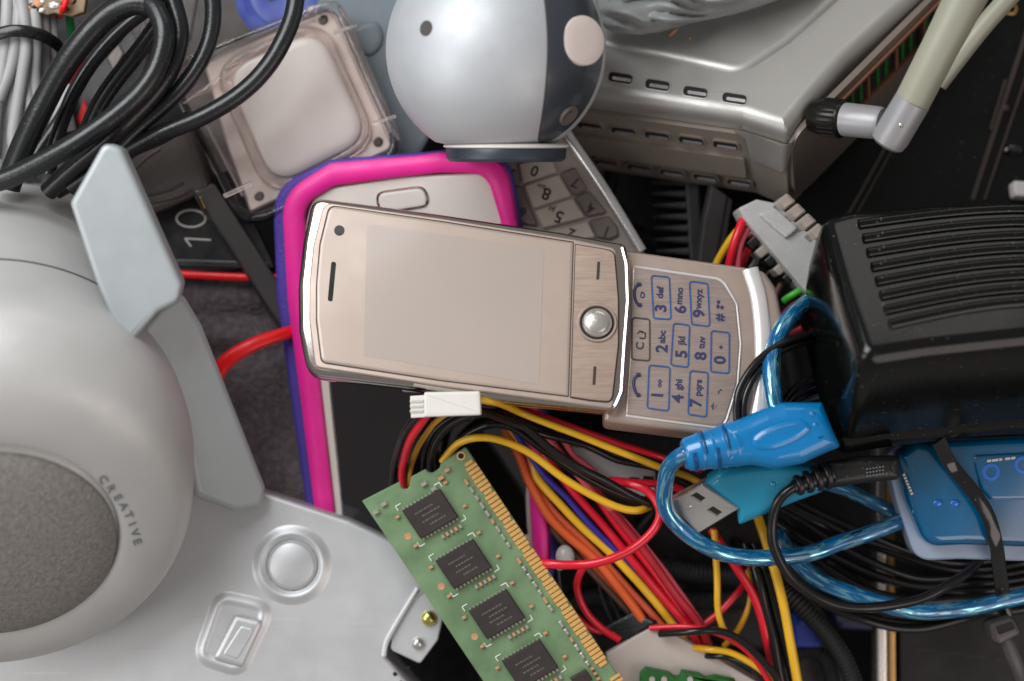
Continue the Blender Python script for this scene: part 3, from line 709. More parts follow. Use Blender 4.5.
for i in range(4):
    c = Vector((430.5, 514)) + Vector((33.3, 50.2)) * i
    b = B(); b.loft(rnd([tuple(p) for p in quad(c, ux * 22, uy * 17)], 1), F, [(0, 0.0), (0, 0.07), (0.012, 0.085), (0.025, 0.085)], 0.08); ch = b.build('chip', 'chip', t)
    for k in range(9):
        for sgn in (-1, 1):
            pass
    for k, (a_, sz, tx) in enumerate(((-9, 6.0, 'H27X16'), (-3, 5.0, '1G83TFR'), (3, 5.0, 'PB 022A'), (9, 5.0, 'KOR 13'))):
        q = c + uy * a_ * 0.9 + ux * (1 if k % 2 else -3)
        b = B(); x0_ = -10 + k
        while x0_ < 9:
            w_ = 1.4 + random.random() * 2.6
            b.loft(quad(q + ux * (x0_ + w_ / 2), ux * w_ * 0.45, uy * 0.9), F, [(0, 0.08), (0, 0.088)]); x0_ += w_ + 0.6
        b.build('chip_print', 'chip_mark', ch)
    b = B()
    for k in range(10):
        for sgn in (-1, 1):
            q = c + ux * (k - 4.5) * 4.3 + uy * sgn * 17.6
            b.loft(quad(q, ux * 0.9, uy * 1.5), F, [(0, 0.0), (0, 0.03)])
    lg = b.build('solder_row', 'solder', ch)
    # white corner brackets printed on the board, small capacitors
    for (dx, dy, s1, s2) in ((-25, -24, 1, 1), (25, -23, -1, 1), (-27, 23, 1, -1), (27, 22, -1, -1)):
        q = c + ux * dx + uy * dy
        a1 = q + ux * 6 * s1; a2 = q + uy * 5 * s2
        b = B(); b.tube([F.pt(*a1, 0.002), F.pt(*q, 0.002)], 0.007, n=6); b.tube([F.pt(*q, 0.002), F.pt(*a2, 0.002)], 0.007, n=6); b.build('printed_corner', 'silk', t)
    for k in range(5):
        q = c + ux * (-2 + 5 * k) + uy * 25.5
        b = B(); b.loft(quad(q, ux * 1.6, uy * 2.0), F, [(0, 0), (0, 0.035), (0.005, 0.04)]); b.build('resistor', ('solder', 'cap_tan')[k % 2], t)
    q = c + ux * -31 + uy * 8
    b = B(); b.loft(circ(q.x, q.y, 3.6, 3.6, 14), F, [(0, 0), (0, 0.004)]); b.build('solder_pad', 'cap_tan', t)
    for (dx, dy) in ((-29, -14), (-30, 20), (30, -20), (33, 10)):
        q = c + ux * dx + uy * dy
        b = B(); b.loft(quad(q, ux * 2.2, uy * 1.4), F, [(0, 0), (0, 0.03), (0.005, 0.034)]); b.build('capacitor', 'cap_tan', t)
# gold contacts down the right edge
p0, p1 = Vector((470, 462)), Vector((604, 663)); d = (p1 - p0).normalized(); nx = Vector((-d.y, d.x)) * -1
ncon = 50
for i in range(ncon):
    q = p0 + (p1 - p0) * (i / (ncon - 1)) - nx * (-1.0) - nx * 2.5
    ln = 6.3 if i % 7 else 4.6
    b = B(); b.loft(quad(q, nx * ln, d * 1.85), F, [(0, 0.0), (0, 0.008), (0.005, 0.014)]); b.build('gold_contact', 'gold', t)
for i in range(2):
    q = Vector((615, 677)) + d * 5 * i; b = B(); b.loft(quad(q, nx * 6, d * 1.7), F, [(0, 0.0), (0, 0.006), (0.004, 0.012)]); b.build('gold_contact', 'gold', t)
for i in range(24):
    q = p0 + (p1 - p0) * (0.06 + i / 25.5) - nx * (-13.5)
    q = p0 + (p1 - p0) * (0.06 + i / 25.5) + Vector((-d.y, d.x)) * 14
    l_ = (3.4, 3.4, 2.6)[i % 3]
    if i in (9, 17): continue
    b = B(); b.loft(quad(q, nx * 1.5, d * l_ * 0.9), F, [(0, 0), (0, 0.03), (0.005, 0.034)]); b.build('resistor', 'solder' if i % 5 else 'cap_tan', t)
c = F.pt(463, 457, 0.004)
b = B(); b.revolve(F.pt(461, 456, 0.001), F.pt(461, 456, 1), [(0, 0.045), (0.005, 0.045), (0.005, 0.03)], n=20, cap0=False, cap1=False); b.build('hole_ring', 'gold', t)
b = B(); b.loft(circ(461, 456, 3.4, 3.4, 16), F, [(0, 0), (0, 0.004)]); b.build('hole', 'slot_dark', t)
b = B(); b.loft(quad(Vector((581, 678)), ux * 9, uy * 6), F, [(0, 0), (0, 0.06), (0.01, 0.07)]); b.build('chip', 'chip', t)
for k in range(4):
    b = B(); b.loft(quad(Vector((592 + k * 3, 668 + k * 5)), ux * 1.8, uy * 1.2), F, [(0, 0), (0, 0.04)]); b.build('capacitor', 'cap_tan', t)
for (x, y) in ((424, 484), (447, 470), (441, 478), (384, 504), (376, 512), (434, 489)):
    b = B(); b.loft(quad(Vector((x, y)), ux * 3, uy * 1.8), F, [(0, 0), (0, 0.035), (0.005, 0.04)]); b.build('capacitor', 'cap_tan' if x % 2 else 'solder', t)

# ------------------------------------------------------------------ router
t = T('router', 'silver router box with rows of vent slots and a stub antenna, upper right', 'router')
F = Fr(760, 120, -0.25, 0.20, -0.66)
topo = [(530, 84, 6), (600, 94, 0), (742, 114, 16), (786, 128, 6), (846, 58, 0), (940, -28, 0), (1000, -90, 10), (530, -120, 6)]
b = B(); b.loft(rnd(topo, 8, 8), F, [(0.03, -0.30), (0.0, -0.26), (0.0, -0.10), (0.02, -0.05), (0.06, -0.015), (0.12, 0.0), (0.14, 0.0)]); tp = b.build('top_cover', 'router_top', t)
pan = [(530, 42, 4), (607, 49, 0), (660, 58, 0), (742, 76, 36), (790, 44, 0), (842, -2, 0), (930, -80, 10), (530, -110, 4)]
b = B(); b.loft(rnd(pan, 8, 8), F, [(0, -0.02), (0.01, 0.006), (0.05, 0.03), (0.09, 0.036), (0.11, 0.036)]); b.build('raised_panel', 'router_top', t)
def slot(b_, c, e1, r, Fq, h):
    a = Vector(e1); q0 = Vector(c) - a; q1 = Vector(c) + a; p = Vector((-a.y, a.x)).normalized() * r
    return rnd([tuple(q0 - p), tuple(q1 - p), tuple(q1 + p), tuple(q0 + p)], r * 0.95)
for (x, y) in ((620, 78.5), (657, 85.5), (695, 92.5), (734, 99)):
    b = B(); b.loft(slot(b, (x, y), (14, 2.2), 5.6, F, 0), F, [(0, 0.0), (0.0, 0.004), (0.012, 0.008), (0.02, 0.006), (0.025, 0.006)]); sl = b.build('vent_rim', 'router_top', tp)
    b = B(); b.loft(slot(b, (x + .5, y), (12, 1.9), 4.6, F, 0), F, [(0, 0.0), (0, 0.010)]); b.build('vent_slot', 'slot_dark', sl)
    b = B(); b.loft(slot(b, (x + 2, y + 1.8), (9.5, 1.4), 1.6, F, 0), F, [(0, 0.0), (0, 0.019)]); b.build('vent_lip', 'router_lip', sl)
# lower body
bo = [(530, 88, 6), (600, 98, 0), (746, 118, 10), (784, 134, 6), (846, 64, 0), (940, -22, 0), (1000, -84, 10), (530, -116, 6)]
b = B(); b.loft(rnd(bo, 8, 8), F, [(0.10, -1.36), (0.04, -1.30), (0.0, -0.28)], 0); bs = b.build('base', 'router_base', t)
# the slanting front wall: a raised frame with two rows of slots
def Q(A_, B_, C_, f, g):  # bilinear on front wall
    return None
ft = F.pt(600, 100, -0.3); fr_ = F.pt(742, 121, -0.3)
du = (F.uv(742, 118)[0] - F.uv(600, 98)[0], F.uv(742, 118)[1] - F.uv(600, 98)[1])
L0 = Vector(F.uv(600, 98)); L1 = Vector(F.uv(746, 118)); dd = (L1 - L0).normalized(); nn = Vector((dd.y, -dd.x))
def wallpt(s_, h, out=0.0):
    q = L0 + dd * s_ + nn * out
    return F.w(q.x, q.y, h)
def wallbox(b_, s0, s1, h0, h1, o0, o1, r=0.03):
    """rounded slot on the wall standing out by o1"""
    cs = rnd([(s0, h0), (s1, h0), (s1, h1), (s0, h1)], r)
    b_.rings([[wallpt(x, y, o0) for x, y in cs], [wallpt(x, y, o1) for x, y in cs]], True, True)
Lw = (L1 - L0).length
for row, (h0, h1) in enumerate(((-0.56, -0.42), (-1.17, -1.04))):
    for k in range(6):
        s0 = Lw - 0.40 - k * 0.37 + row * 0.10
        b = B(); wallbox(b, s0, s0 + 0.30, h0, h1, -0.02, 0.012, 0.06); sl = b.build('vent_rim', 'router_base', bs)
        b = B(); wallbox(b, s0 + 0.02, s0 + 0.28, h0 + 0.02, h1 - 0.02, 0.0, 0.016, 0.04); b.build('vent_slot', 'slot_dark', sl)
        b = B(); wallbox(b, s0 + 0.06, s0 + 0.27, h0 + 0.03, h0 + 0.07, 0.0, 0.03, 0.015); b.build('vent_lip', 'router_lip', sl)
b = B(); wallbox(b, -0.6, Lw - 0.06, -0.98, -0.66, -0.02, 0.03, 0.04); b.build('front_band', 'router_base', bs)
# the silver cover folds down over the corner
cn = [F.uv(x, y) for x, y in rnd([(700, 110), (746, 118, 16), (784, 134, 12), (806, 109)], 1, 14)[1:-1]]
cn = [F.uv(x, y) for x, y in [(734, 116.4), (738, 116.9)] + [q for q in rnd([(600, 98), (746, 118, 16), (784, 134, 12), (846, 64)], 1, 14) if q[0] > 739 and q[1] > 112] + [(799, 117.5), (804, 112)]]
cen = Vector(F.uv(745, 90)); rr = [[], [], [], []]
m_ = len(cn)
for i, q in enumerate(cn):
    q = Vector(q); o = (q - cen).normalized()
    s_ = i / (m_ - 1); dep = 0.24 + 0.42 * max(0.0, math.sin(math.pi * min(1, max(0, s_ * 1.1 - 0.02)))) ** 0.8
    for k, (oo, hh) in enumerate(((0.024, -0.20), (0.028, -dep + 0.02), (0.022, -dep), (-0.03, -dep))):
        e_ = q + o * oo; rr[k].append(F.w(e_.x, e_.y, hh))
b = B(); b.rings(rr, False, False, closed=False); b.build('corner_fold', 'router_top', tp, sharp=60)
# rear wall with the row of ports
K0 = Vector(F.uv(784, 134)); K1 = Vector(F.uv(940, -22)); kd = (K1 - K0).normalized(); kn = Vector((kd.y, -kd.x))
def kpt(s_, h, out=0.0):
    q = K0 + kd * s_ + kn * out
    return F.w(q.x, q.y, h)
def kbox(b_, s0, s1, h0, h1, o0, o1, r=0.02):
    cs = rnd([(s0, h0), (s1, h0), (s1, h1), (s0, h1)], r)
    b_.rings([[kpt(x, y, o0) for x, y in cs], [kpt(x, y, o1) for x, y in cs]], True, True)
b = B(); kbox(b, 0.06, 2.8, -1.15, -0.16, -0.04, 0.03, 0.25); rp = b.build('rear_panel', 'router_panel', t)
b = B(); kbox(b, 0.80, 2.6, -0.66, -0.27, 0.0, 0.036, 0.01); pt = b.build('port_bay', 'slot_dark', rp)
for (s0, s1, h0, h1) in ((0.78, 2.62, -0.29, -0.25), (0.78, 2.62, -0.68, -0.64), (0.78, 0.82, -0.66, -0.27), (1.25, 1.29, -0.66, -0.27), (1.72, 1.76, -0.66, -0.27), (2.19, 2.23, -0.66, -0.27)):
    b = B(); kbox(b, s0, s1, h0, h1, 0.03, 0.07, 0.005); b.build('port_frame', 'copper_frame', pt)
for k in range(12):
    b = B(); s0 = 0.86 + k * 0.14; kbox(b, s0, s0 + 0.05, -0.60, -0.32, 0.03, 0.05, 0.005); b.build('port_pin', 'pcb_green_dark' if k % 3 else 'dark_metal', pt)
# antenna
a0 = P(822, 117, -0.32); a1 = P(890, 124, 0.12); an = T('antenna', 'pale rubber stub antenna with a swivel grey joint screwed to the router back', 'antenna')
dv = (a1 - a0).normalized()
b = B(); b.revolve(a0 - dv * 0.1, a1, [(0, 0.16), (0.12, 0.19), (0.33, 0.19), (0.36, 0.17), (0.361, 0.01)], n=40); nt_ = b.build('knurled_nut', 'knurl', an)
for k in range(22):
    a = 2 * math.pi * k / 22; e1 = dv.cross(Vector((0, 0, 1))).normalized(); e2 = dv.cross(e1)
    o = (e1 * math.cos(a) + e2 * math.sin(a)) * 0.19
    b = B(); b.tube([a0 + dv * 0.04 + o, a0 + dv * 0.22 + o], 0.014, n=6); b.build('nut_ridge', 'knurl', nt_)
b = B(); b.revolve(a0 + dv * 0.22, a1, [(0, 0.14), (0.01, 0.165), (0.05, 0.17), (0.42, 0.165), (0.46, 0.15), (0.47, 0.01)], n=40); b.build('joint', 'antenna_grey', an)
e0 = P(891, 137, 0.15); e1 = P(918, 92, 0.35); dv2 = (e1 - e0).normalized()
b = B(); b.revolve(e0 - dv2 * 0.10, e1, [(0, 0.01), (0, 0.13), (0.03, 0.17), (0.1, 0.185), (0.52, 0.18)], n=40, cap1=True); b.build('elbow', 'antenna_grey', an)
b = B(); b.sphere(e0 + dv2 * 0.12 + Vector((0, 0, 0.18)), 0.03, 8); b.build('pivot_pin', 'steel', an)
tip = P(985, -40, 0.7)
b = B(); b.revolve(e0 + dv2 * 0.40, tip, [(0, 0.172), (0.02, 0.178), (0.6, 0.185), (1.2, 0.205), (1.8, 0.21), (1.9, 0.18), (1.95, 0.01)], n=40); b.build('rod', 'antenna_rubber', an)
an2 = T('cable', 'pale grey cable behind the stub antenna, running off the top right', 'cable')
b = B(); b.tube([P(938, 84, -0.8), P(980, 30, -0.6), (P(1020, -15, -0.4)), P(1060, -60, -0.4)], 0.10); b.build('jacket', 'antenna_rubber', an2)

# ------------------------------------------------------------------ power adapter
t = T('power_adapter', 'bulky black power adapter with eight raised ribs, right edge of the pile', 'power adapter')
F = Fr(862, 359, 1.38, -0.02, -0.72)
to = rnd([(820, 215, 20), (850, 207, 0), (930, 201, 0), (1030, 198, 0), (1230, 203, 20), (1230, 335, 16), (1040, 338, 0), (930, 350, 0), (862, 360, 20), (840, 290, 0)], 12, 8)
b = B(); b.loft(to, F, [(0.05, -1.68), (0.0, -1.64), (-0.01, -1.42), (-0.0, -1.40), (-0.0, -1.38), (-0.03, -1.0), (-0.04, -0.7), (-0.03, -0.40), (-0.015, -0.20), (0.0, -0.12), (0.03, -0.055), (0.075, -0.015), (0.13, 0.0), (0.15, 0.0)]); ab = b.build('housing', 'adapter_black', t)
for k in range(8):
    y0 = 225 + k * 14.3; x0 = 859 + k * 4.4
    y1 = 209.5 + k * 13.2
    pts = [F.pt(x0 + (1240 - x0) * f, y0 + (y1 - y0) * (math.sin(min(1, f / .45) * 1.57)) + (max(0, f - .45) * 20), 0.0) for f in [i / 12 for i in range(13)]]
    b = B(); b.tube(pts, 0.058, n=14, flat=0.85); b.build('rib', 'adapter_black', ab)

# ------------------------------------------------------------------ black cable loops, top left
def wv(name, mat, r, pts, label, cat='cable', group=None, **k): return wire(name, mat, r, pts, label, cat, group, **k)
G1 = 'loops of thick black cable'
wv('cable', 'black_rubber', 12.5, [(8, 188, -0.2), (22, 150), (45, 100), (72, 56), (104, 18), (135, 2, 0.1), (160, 8)], 'thickest black cable climbing from behind the speaker to the top edge', group=G1)
wv('cable', 'black_rubber', 10.3, [(135, -1, 0.05), (152, 5), (163, 30, 0.25), (158, 62), (142, 90), (112, 118), (76, 143, 0.3), (34, 166), (0, 180, 0.2), (-40, 190)], 'black cable bending round the inside of the loop and down to the speaker top', group=G1)
wv('cable', 'black_rubber', 7.4, [(48, 175, -0.35), (56, 140), (72, 95), (98, 55), (128, 24), (150, 8, -0.5)], 'thin black cable just inside the thickest one', group=G1)
wv('cable', 'black_rubber', 9.1, [(84, 138, -0.7), (98, 108), (120, 75), (146, 42), (165, 15, -0.7)], 'black cable half hidden in the middle of the loop', group=G1)
wv('cable', 'black_rubber', 9.7, [(162, -30, -0.1), (174, 5), (180, 35), (172, 66), (150, 96), (118, 128, 0.05), (80, 162), (48, 192, -0.3)], 'black cable second from the loop, dropping to the bracket tip', group=G1)
wv('cable', 'black_rubber', 8.5, [(208, -30, -0.1), (214, 10), (210, 40), (196, 68), (176, 94), (148, 118, -0.1), (118, 146)], 'black cable curving down left of the clear case', group=G1)
wv('cable', 'black_rubber', 9.1, [(300, -30, -0.15), (292, 18), (272, 60), (236, 96), (198, 119), (165, 132, -0.1), (120, 156), (70, 188, -0.3)], 'long black cable sweeping across the clear case', group=G1)
wv('cable', 'black_rubber', 8.0, [(56, 192, -0.6), (90, 172), (130, 150), (160, 136, -0.5), (190, 118, -0.6)], 'short black cable below the bundle by the bracket tip', group=G1)
wv('cable', 'black_rubber', 6.8, [(20, 178, -0.7), (60, 120), (88, 70), (130, 20, -0.9)], 'deep black cable seen inside the loops', group=G1)
# ------------------------------------------------------------------ grey cables with a tie
G2 = 'grey cables tied in a bundle'
gl = ['outermost', 'second', 'third', 'fourth', 'fifth', 'sixth', 'seventh', 'eighth', 'ninth']
gp = [[(-8, -20, -0.7), (-6, 30), (-4, 90), (-14, 200)], [(8, -20, -0.75), (6, 30, -0.7), (2, 75), (-8, 120)], [(22, -20, -0.8), (18, 30, -0.7), (10, 70), (-2, 100)],
      [(6, 180, -0.95), (10, 130), (14, 80), (20, 40, -0.75), (16, -20)], [(28, 190, -0.85), (14, 140), (20, 90), (26, 50, -0.7), (22, 5), (14, -20)],
      [(44, 190, -1.0), (38, 120), (34, 70), (36, 35, -0.75), (30, -20)], [(24, 180, -0.9), (32, 130), (27, 80), (32, 30, -0.8), (26, -20)],
      [(60, 170, -1.2), (46, 110), (44, 60), (44, 30, -0.9), (40, -20)], [(70, 130, -1.4), (60, 80), (54, 40, -1.0), (50, -20)]]
wh = ['at the left edge of the picture', 'crossing left under the tie', 'fanning out left below the tie', 'straight below the tie', 'bowed across the front of the bundle', 'nearest the red sliver', 'behind the bowed one', 'beside the thick black cable', 'farthest right in the tied bundle']
for i, pp in enumerate(gp):
    wire('cable', 'grey_cable', 6.6, pp, gl[i].capitalize() + ' grey cable ' + wh[i], 'cable', G2)
wire('cable_tie', 'black_thin', 6.5, [(-8, 36, -0.55), (8, 31, -0.53), (26, 31, -0.55), (44, 36, -0.65), (58, 46, -0.9), (62, 56, -1.2)], 'thin black tie wrapped round the grey cables, top left corner', 'cable tie', flat=0.35)
# ------------------------------------------------------------------ white connectors and loose wires, lower middle
t = T('white_plug', 'small white nylon plug on wires, against the lower edge of the slider phone', 'connector')
F = Fr(445, 404, 0.42, 0.02, -0.05)
b = B(); b.box([(424, 392), (480, 391), (481, 415), (424, 417)], F, -0.22, 0.0, 0.02); b.build('housing', 'nylon', t)
b = B(); b.box([(410, 396), (426, 395), (426, 417), (411, 418)], F, -0.20, -0.03, 0.008); lt = b.build('latch', 'nylon', t)
for k in range(3):
    b = B(); b.box([(410, 400 + k * 5), (423, 399.5 + k * 5), (423, 402 + k * 5), (410, 402.5 + k * 5)], F, -0.06, -0.012, 0.003); b.build('ridge', 'nylon', lt)
t = T('white_plug', 'flat pale plug tucked under the slider phone, just above the small white plug', 'connector')
F = Fr(430, 388, -0.30, 0, 0)
b = B(); b.box([(402, 380), (460, 386), (461, 394), (402, 392)], F, -0.2, 0.0, 0.02); b.build('housing', 'nylon_clear', t)

t = T('power_plug', 'translucent white power plug with square sockets, behind the yellow and black wires', 'connector')
F = Fr(610, 470, -0.95, -0.05, 0.1)
b = B(); b.box([(566, 446), (590, 447), (612, 455), (656, 468), (656, 494), (634, 500), (596, 484), (578, 466)], F, -0.45, 0, 0.04); b.build('housing', 'nylon_clear', t)
for k in range(3):
    b = B(); b.box([(615 + k * 14, 478 - k), (626 + k * 14, 479 - k), (626 + k * 14, 488 - k), (615 + k * 14, 487 - k)], F, -0.02, 0.012, 0.01); b.build('socket', 'slot_dark', t)
G3 = 'loose wires between the memory module and the blue plugs'
def lw(mat, r, pts, label, name='wire'): return wire(name, mat, r, pts, label, 'wire', G3)
lw('yellow', 3.7, [(476, 399, 0.28), (498, 403, 0.15), (520, 413, -0.3), (555, 426), (584, 437), (628, 455, -0.3), (659, 467, -0.5), (690, 478, -0.8), (726, 500, -1.1)], 'yellow wire leaving the small white plug and running under the slider phone edge')
lw('yellow_dull', 2.5, [(474, 396, 0.2), (490, 398, 0.0), (505, 405), (530, 415, -0.5), (560, 424)], 'dull thin wire just above the yellow one at the white plug')
lw('red', 3.4, [(505, 402, -0.5), (530, 412), (562, 423, -0.4), (595, 435), (628, 447), (668, 459, -0.6), (700, 470, -0.9)], 'red wire running alongside the yellow one right under the slider phone')
lw('black_thin', 3.6, [(474, 408, 0.2), (505, 420, -0.2), (540, 434, -0.45), (584, 445), (617, 460), (659, 469, -0.7), (690, 486, -1.0)], 'black wire just below the upper yellow wire')
lw('black_thin', 4.2, [(434, 490, -0.75), (431, 462), (437, 440), (456, 422), (489, 414, -0.35), (520, 424), (544, 443), (573, 464, -0.35), (606, 481), (635, 497), (662, 508, -0.6)], 'black wire arching highest over the notched end of the memory module')
lw('black_thin', 4.0, [(446, 480, -0.85), (447, 455), (463, 437), (489, 425, -0.5), (513, 428), (540, 447, -0.45), (573, 470), (604, 487), (640, 503, -0.7)], 'black wire arching just inside the highest one')
lw('black_thin', 3.4, [(428, 500, -1.0), (424, 460), (436, 430), (470, 412, -0.7), (510, 416), (545, 430), (580, 444, -0.8)], 'black wire looping behind the other black arches')
lw('yellow', 4.0, [(442, 462, -0.62), (458, 444), (480, 438, -0.42), (504, 441), (531, 453), (560, 475, -0.4), (595, 497), (622, 509), (641, 510, -0.55), (654, 502, -0.8)], 'yellow wire arching from the memory module to the middle of the red loop')
lw('yellow_dull', 2.9, [(450, 412, 0.2), (434, 424, 0.0), (418, 448, -0.6), (410, 474), (409, 500, -0.9)], 'dull yellow wire hanging from the white plug to the module notch')
lw('red', 4.0, [(428, 414, 0.2), (414, 434, -0.1), (404, 460, -0.6), (402, 480), (408, 505, -0.9)], 'red wire hanging from the white plug to the first module notch')
lw('black_thin', 3.4, [(420, 412, 0.2), (404, 434, -0.2), (394, 466, -0.75), (392, 500, -1.0)], 'black wire hanging left of the red one over the black screen')
lw('yellow', 4.4, [(508, 425, -1.0), (531, 457), (537, 478), (560, 504, -0.85), (584, 530), (613, 556), (642, 587, -0.85), (674, 626, -1.0), (700, 664, -1.3)], 'yellow wire inside the diagonal bundle beside the memory module')
lw('orange', 4.8, [(504, 430, -1.05), (518, 455), (528, 480), (546, 512, -0.9), (568, 536), (597, 563), (629, 601, -0.9), (648, 628, -1.0), (670, 665, -1.3)], 'orange wire along the left of the diagonal bundle')
lw('orange_dull', 4.2, [(510, 430, -1.1), (524, 458), (534, 484), (556, 514, -0.95), (580, 536), (606, 563), (634, 595, -0.95), (662, 626, -1.05), (680, 660, -1.3)], 'dull orange wire between the orange and yellow ones of the bundle')
lw('orange_dull', 3.6, [(512, 440, -1.2), (526, 478), (552, 516), (580, 548, -1.1), (612, 588), (640, 622, -1.15), (656, 650, -1.3)], 'darker orange wire tucked under the orange one')
lw('brown_wire', 3.3, [(530, 500, -1.25), (562, 541, -1.1), (593, 573), (629, 612, -1.1), (650, 640, -1.3)], 'brown wire at the lower left of the diagonal bundle')
lw('violet', 3.3, [(514, 430, -0.95), (542, 473, -0.85), (566, 497), (593, 527, -0.8), (624, 559), (650, 590, -0.95), (680, 625, -1.2)], 'violet wire in the diagonal bundle beside the red ones')
lw('red', 4.3, [(530, 430, -1.0), (545, 456), (569, 486, -0.85), (588, 509), (606, 530), (635, 564, -0.8), (662, 597), (688, 628, -0.95), (710, 665, -1.3)], 'bright red wire in the diagonal bundle next to the violet one')
lw('red_dull', 4.6, [(536, 424, -1.0), (557, 450), (584, 478, -0.9), (604, 501), (628, 530), (657, 568, -0.85), (680, 600), (702, 630, -1.0), (716, 670, -1.3)], 'dull red wire on the right of the diagonal bundle')
lw('red', 3.8, [(546, 436, -0.95), (572, 466), (596, 496, -0.9), (616, 524), (646, 562, -0.88), (670, 596), (694, 632, -1.0)], 'red wire squeezed between two others on the right of the bundle')
lw('rose_wire', 3.6, [(548, 436, -0.85), (560, 452), (578, 474, -0.8), (600, 500), (624, 522), (652, 556, -0.95), (676, 588, -1.0), (700, 622)], 'faded rose wire at the outer right of the diagonal bundle')
lw('rose_wire', 3.2, [(556, 430, -0.8), (566, 444), (574, 456), (592, 470, -0.9), (612, 492)], 'short faded rose wire beside the translucent plug')
lw('red', 4.6, [(613, 481, -0.7), (634, 484, -0.5), (650, 493), (660, 511, -0.4), (654, 530), (634, 548), (606, 560, -0.35), (578, 564), (548, 563, -0.45), (524, 556, -0.8)], 'bright red wire making a wide loop over the diagonal bundle')
lw('red', 4.0, [(610, 480, -0.75), (638, 483, -0.6), (660, 484), (680, 489), (698, 502, -0.8)], 'red wire running from the translucent plug under the blue cable')
lw('red', 3.8, [(584, 566, -0.75), (577, 582), (579, 598, -0.9), (588, 615), (604, 630, -1.0), (620, 640)], 'red wire dropping from the loop beside the gold contacts')
lw('red', 3.4, [(566, 604, -1.0), (582, 622), (598, 631), (616, 632, -1.1)], 'red wire meeting another beside the black block')
lw('black_thin', 3.0, [(598, 574, -1.4), (603, 596), (612, 620, -1.3), (624, 640)], 'thin black wire behind the red one near the gold contacts')
lw('black_thin', 3.0, [(606, 580, -1.4), (612, 600), (622, 622, -1.3)], 'second thin black wire beneath the orange ones')
lw('black_thin', 3.2, [(557, 562, -1.3), (560, 590), (568, 620, -1.4), (574, 640)], 'thin black wire under the small clear clip')
t = T('clear_clip', 'small crumpled clear clip just left of the red loop, beside the gold contacts', 'clip')
b = B(); b.sphere(P(565, 557, -1.0), 0.10, 10, (1, 1.3, 0.8)); b.sphere(P(560, 565, -0.95), 0.06, 8); b.build('clip_body', 'nylon_clear', t)
wire('corrugated_tube', 'black_rib', 10, [(600, 556, -1.7), (650, 562), (690, 572, -1.6), (740, 576), (790, 572, -1.8)], 'black corrugated tube running level behind the red wires', 'tube')
wire('corrugated_tube', 'black_rib', 11, [(620, 592, -1.9), (660, 596), (700, 600, -1.8), (760, 596)], 'second black corrugated tube, lower than the first', 'tube')
lw('yellow', 3.5, [(714, 530, -0.9), (716, 559), (717, 586, -0.8), (718, 610), (724, 630, -0.9), (734, 642, -1.2)], 'yellow wire hanging straight down below the steel usb plug')
lw('yellow_dull', 3.1, [(748, 570, -1.1), (751, 592), (747, 612, -1.0), (737, 632), (724, 646, -1.2)], 'yellow wire curling to meet the straight hanging one')
lw('red', 4.7, [(712, 530, -1.0), (732, 562, -0.8), (750, 590), (761, 614), (768, 640, -0.9), (772, 662, -1.2)], 'thick red wire slanting down below the blue cable')
lw('red', 3.7, [(752, 562, -1.2), (746, 582), (734, 598, -1.1), (716, 615), (694, 630, -1.1), (672, 642)], 'red wire crossing behind the hanging yellow ones')
lw('black_thin', 5.0, [(745, 545, -1.0), (756, 572, -0.85), (765, 606), (774, 642, -0.85), (784, 690, -0.9)], 'flat black wire between the thick red and thick yellow ones')
lw('black_thin', 5.0, [(754, 545, -1.05), (766, 572, -0.9), (776, 606), (785, 642, -0.9), (796, 690, -0.95)], 'second flat black wire beside the thick yellow one')
lw('yellow', 5.0, [(754, 505, -0.9), (763, 534, -0.75), (774, 568), (783, 603, -0.7), (791, 642), (801, 700, -0.75)], 'thick yellow wire running down to the bottom edge')
lw('black_thin', 3.8, [(660, 634, -0.85), (690, 632, -0.6), (714, 631), (736, 638), (757, 655, -0.6), (778, 680), (790, 710)], 'black wire curving over the white plate to the bottom edge')
lw('red', 3.2, [(650, 628, -0.9), (690, 627, -0.75), (716, 632), (738, 644), (757, 662, -0.75), (774, 690)], 'thin red wire curving beside the black one at the bottom edge')
lw('yellow', 3.6, [(694, 648, -0.95), (710, 650, -0.8), (728, 652), (748, 661), (766, 675, -0.8), (780, 700)], 'yellow wire curving at the bottom edge above the white plate')
lw('black_thin', 3.3, [(706, 656, -0.95), (722, 656, -0.8), (742, 662), (758, 673, -0.85), (772, 695)], 'lowest thin black wire beside the white plate')
t = T('plug_block', 'pale metal plate with a black end, lying beside the end of the gold contacts', 'connector')
F = Fr(660, 650, -0.92, 0.0, 0.05)
b = B(); b.box([(606, 654), (655, 624), (712, 655), (760, 684), (700, 740), (640, 730), (612, 690)], F, -0.3, 0, 0.02); b.build('plate', 'plate_white', t)
F = Fr(625, 635, -0.97, 0.35, 0.0)
b = B(); b.box([(590, 634), (632, 612), (657, 623), (606, 656), (598, 650)], F, -0.3, 0.0, 0.03); b.build('black_end', 'black_plastic', t)
t = T('circuit_board', 'edge of a green circuit board poking up at the bottom edge over the pale plate', 'circuit board')
F = Fr(680, 676, -0.75, 0.0, 0.2)
b = B(); b.box([(640, 676), (646, 670), (670, 675), (674, 679), (680, 679), (682, 673), (700, 676), (706, 680), (716, 678), (736, 682), (736, 740), (640, 740)], F, -0.12, 0, 0.01); b.build('board', 'pcb_green_dark', t)
for x in (652, 664, 690): 
    b = B(); b.loft(circ(x, 679, 3, 3, 14), F, [(0, 0.0), (0, 0.02)]); b.build('solder_pad', 'solder', t)
t = T('blue_block', 'small bright blue plastic block deep between the yellow wire and the corrugated tube', 'connector')
F = Fr(805, 630, -1.6, 0, 0)
b = B(); b.box([(790, 612), (812, 612), (824, 648), (794, 648)], F, -0.4, 0, 0.04); b.build('housing', 'blue_part', t)
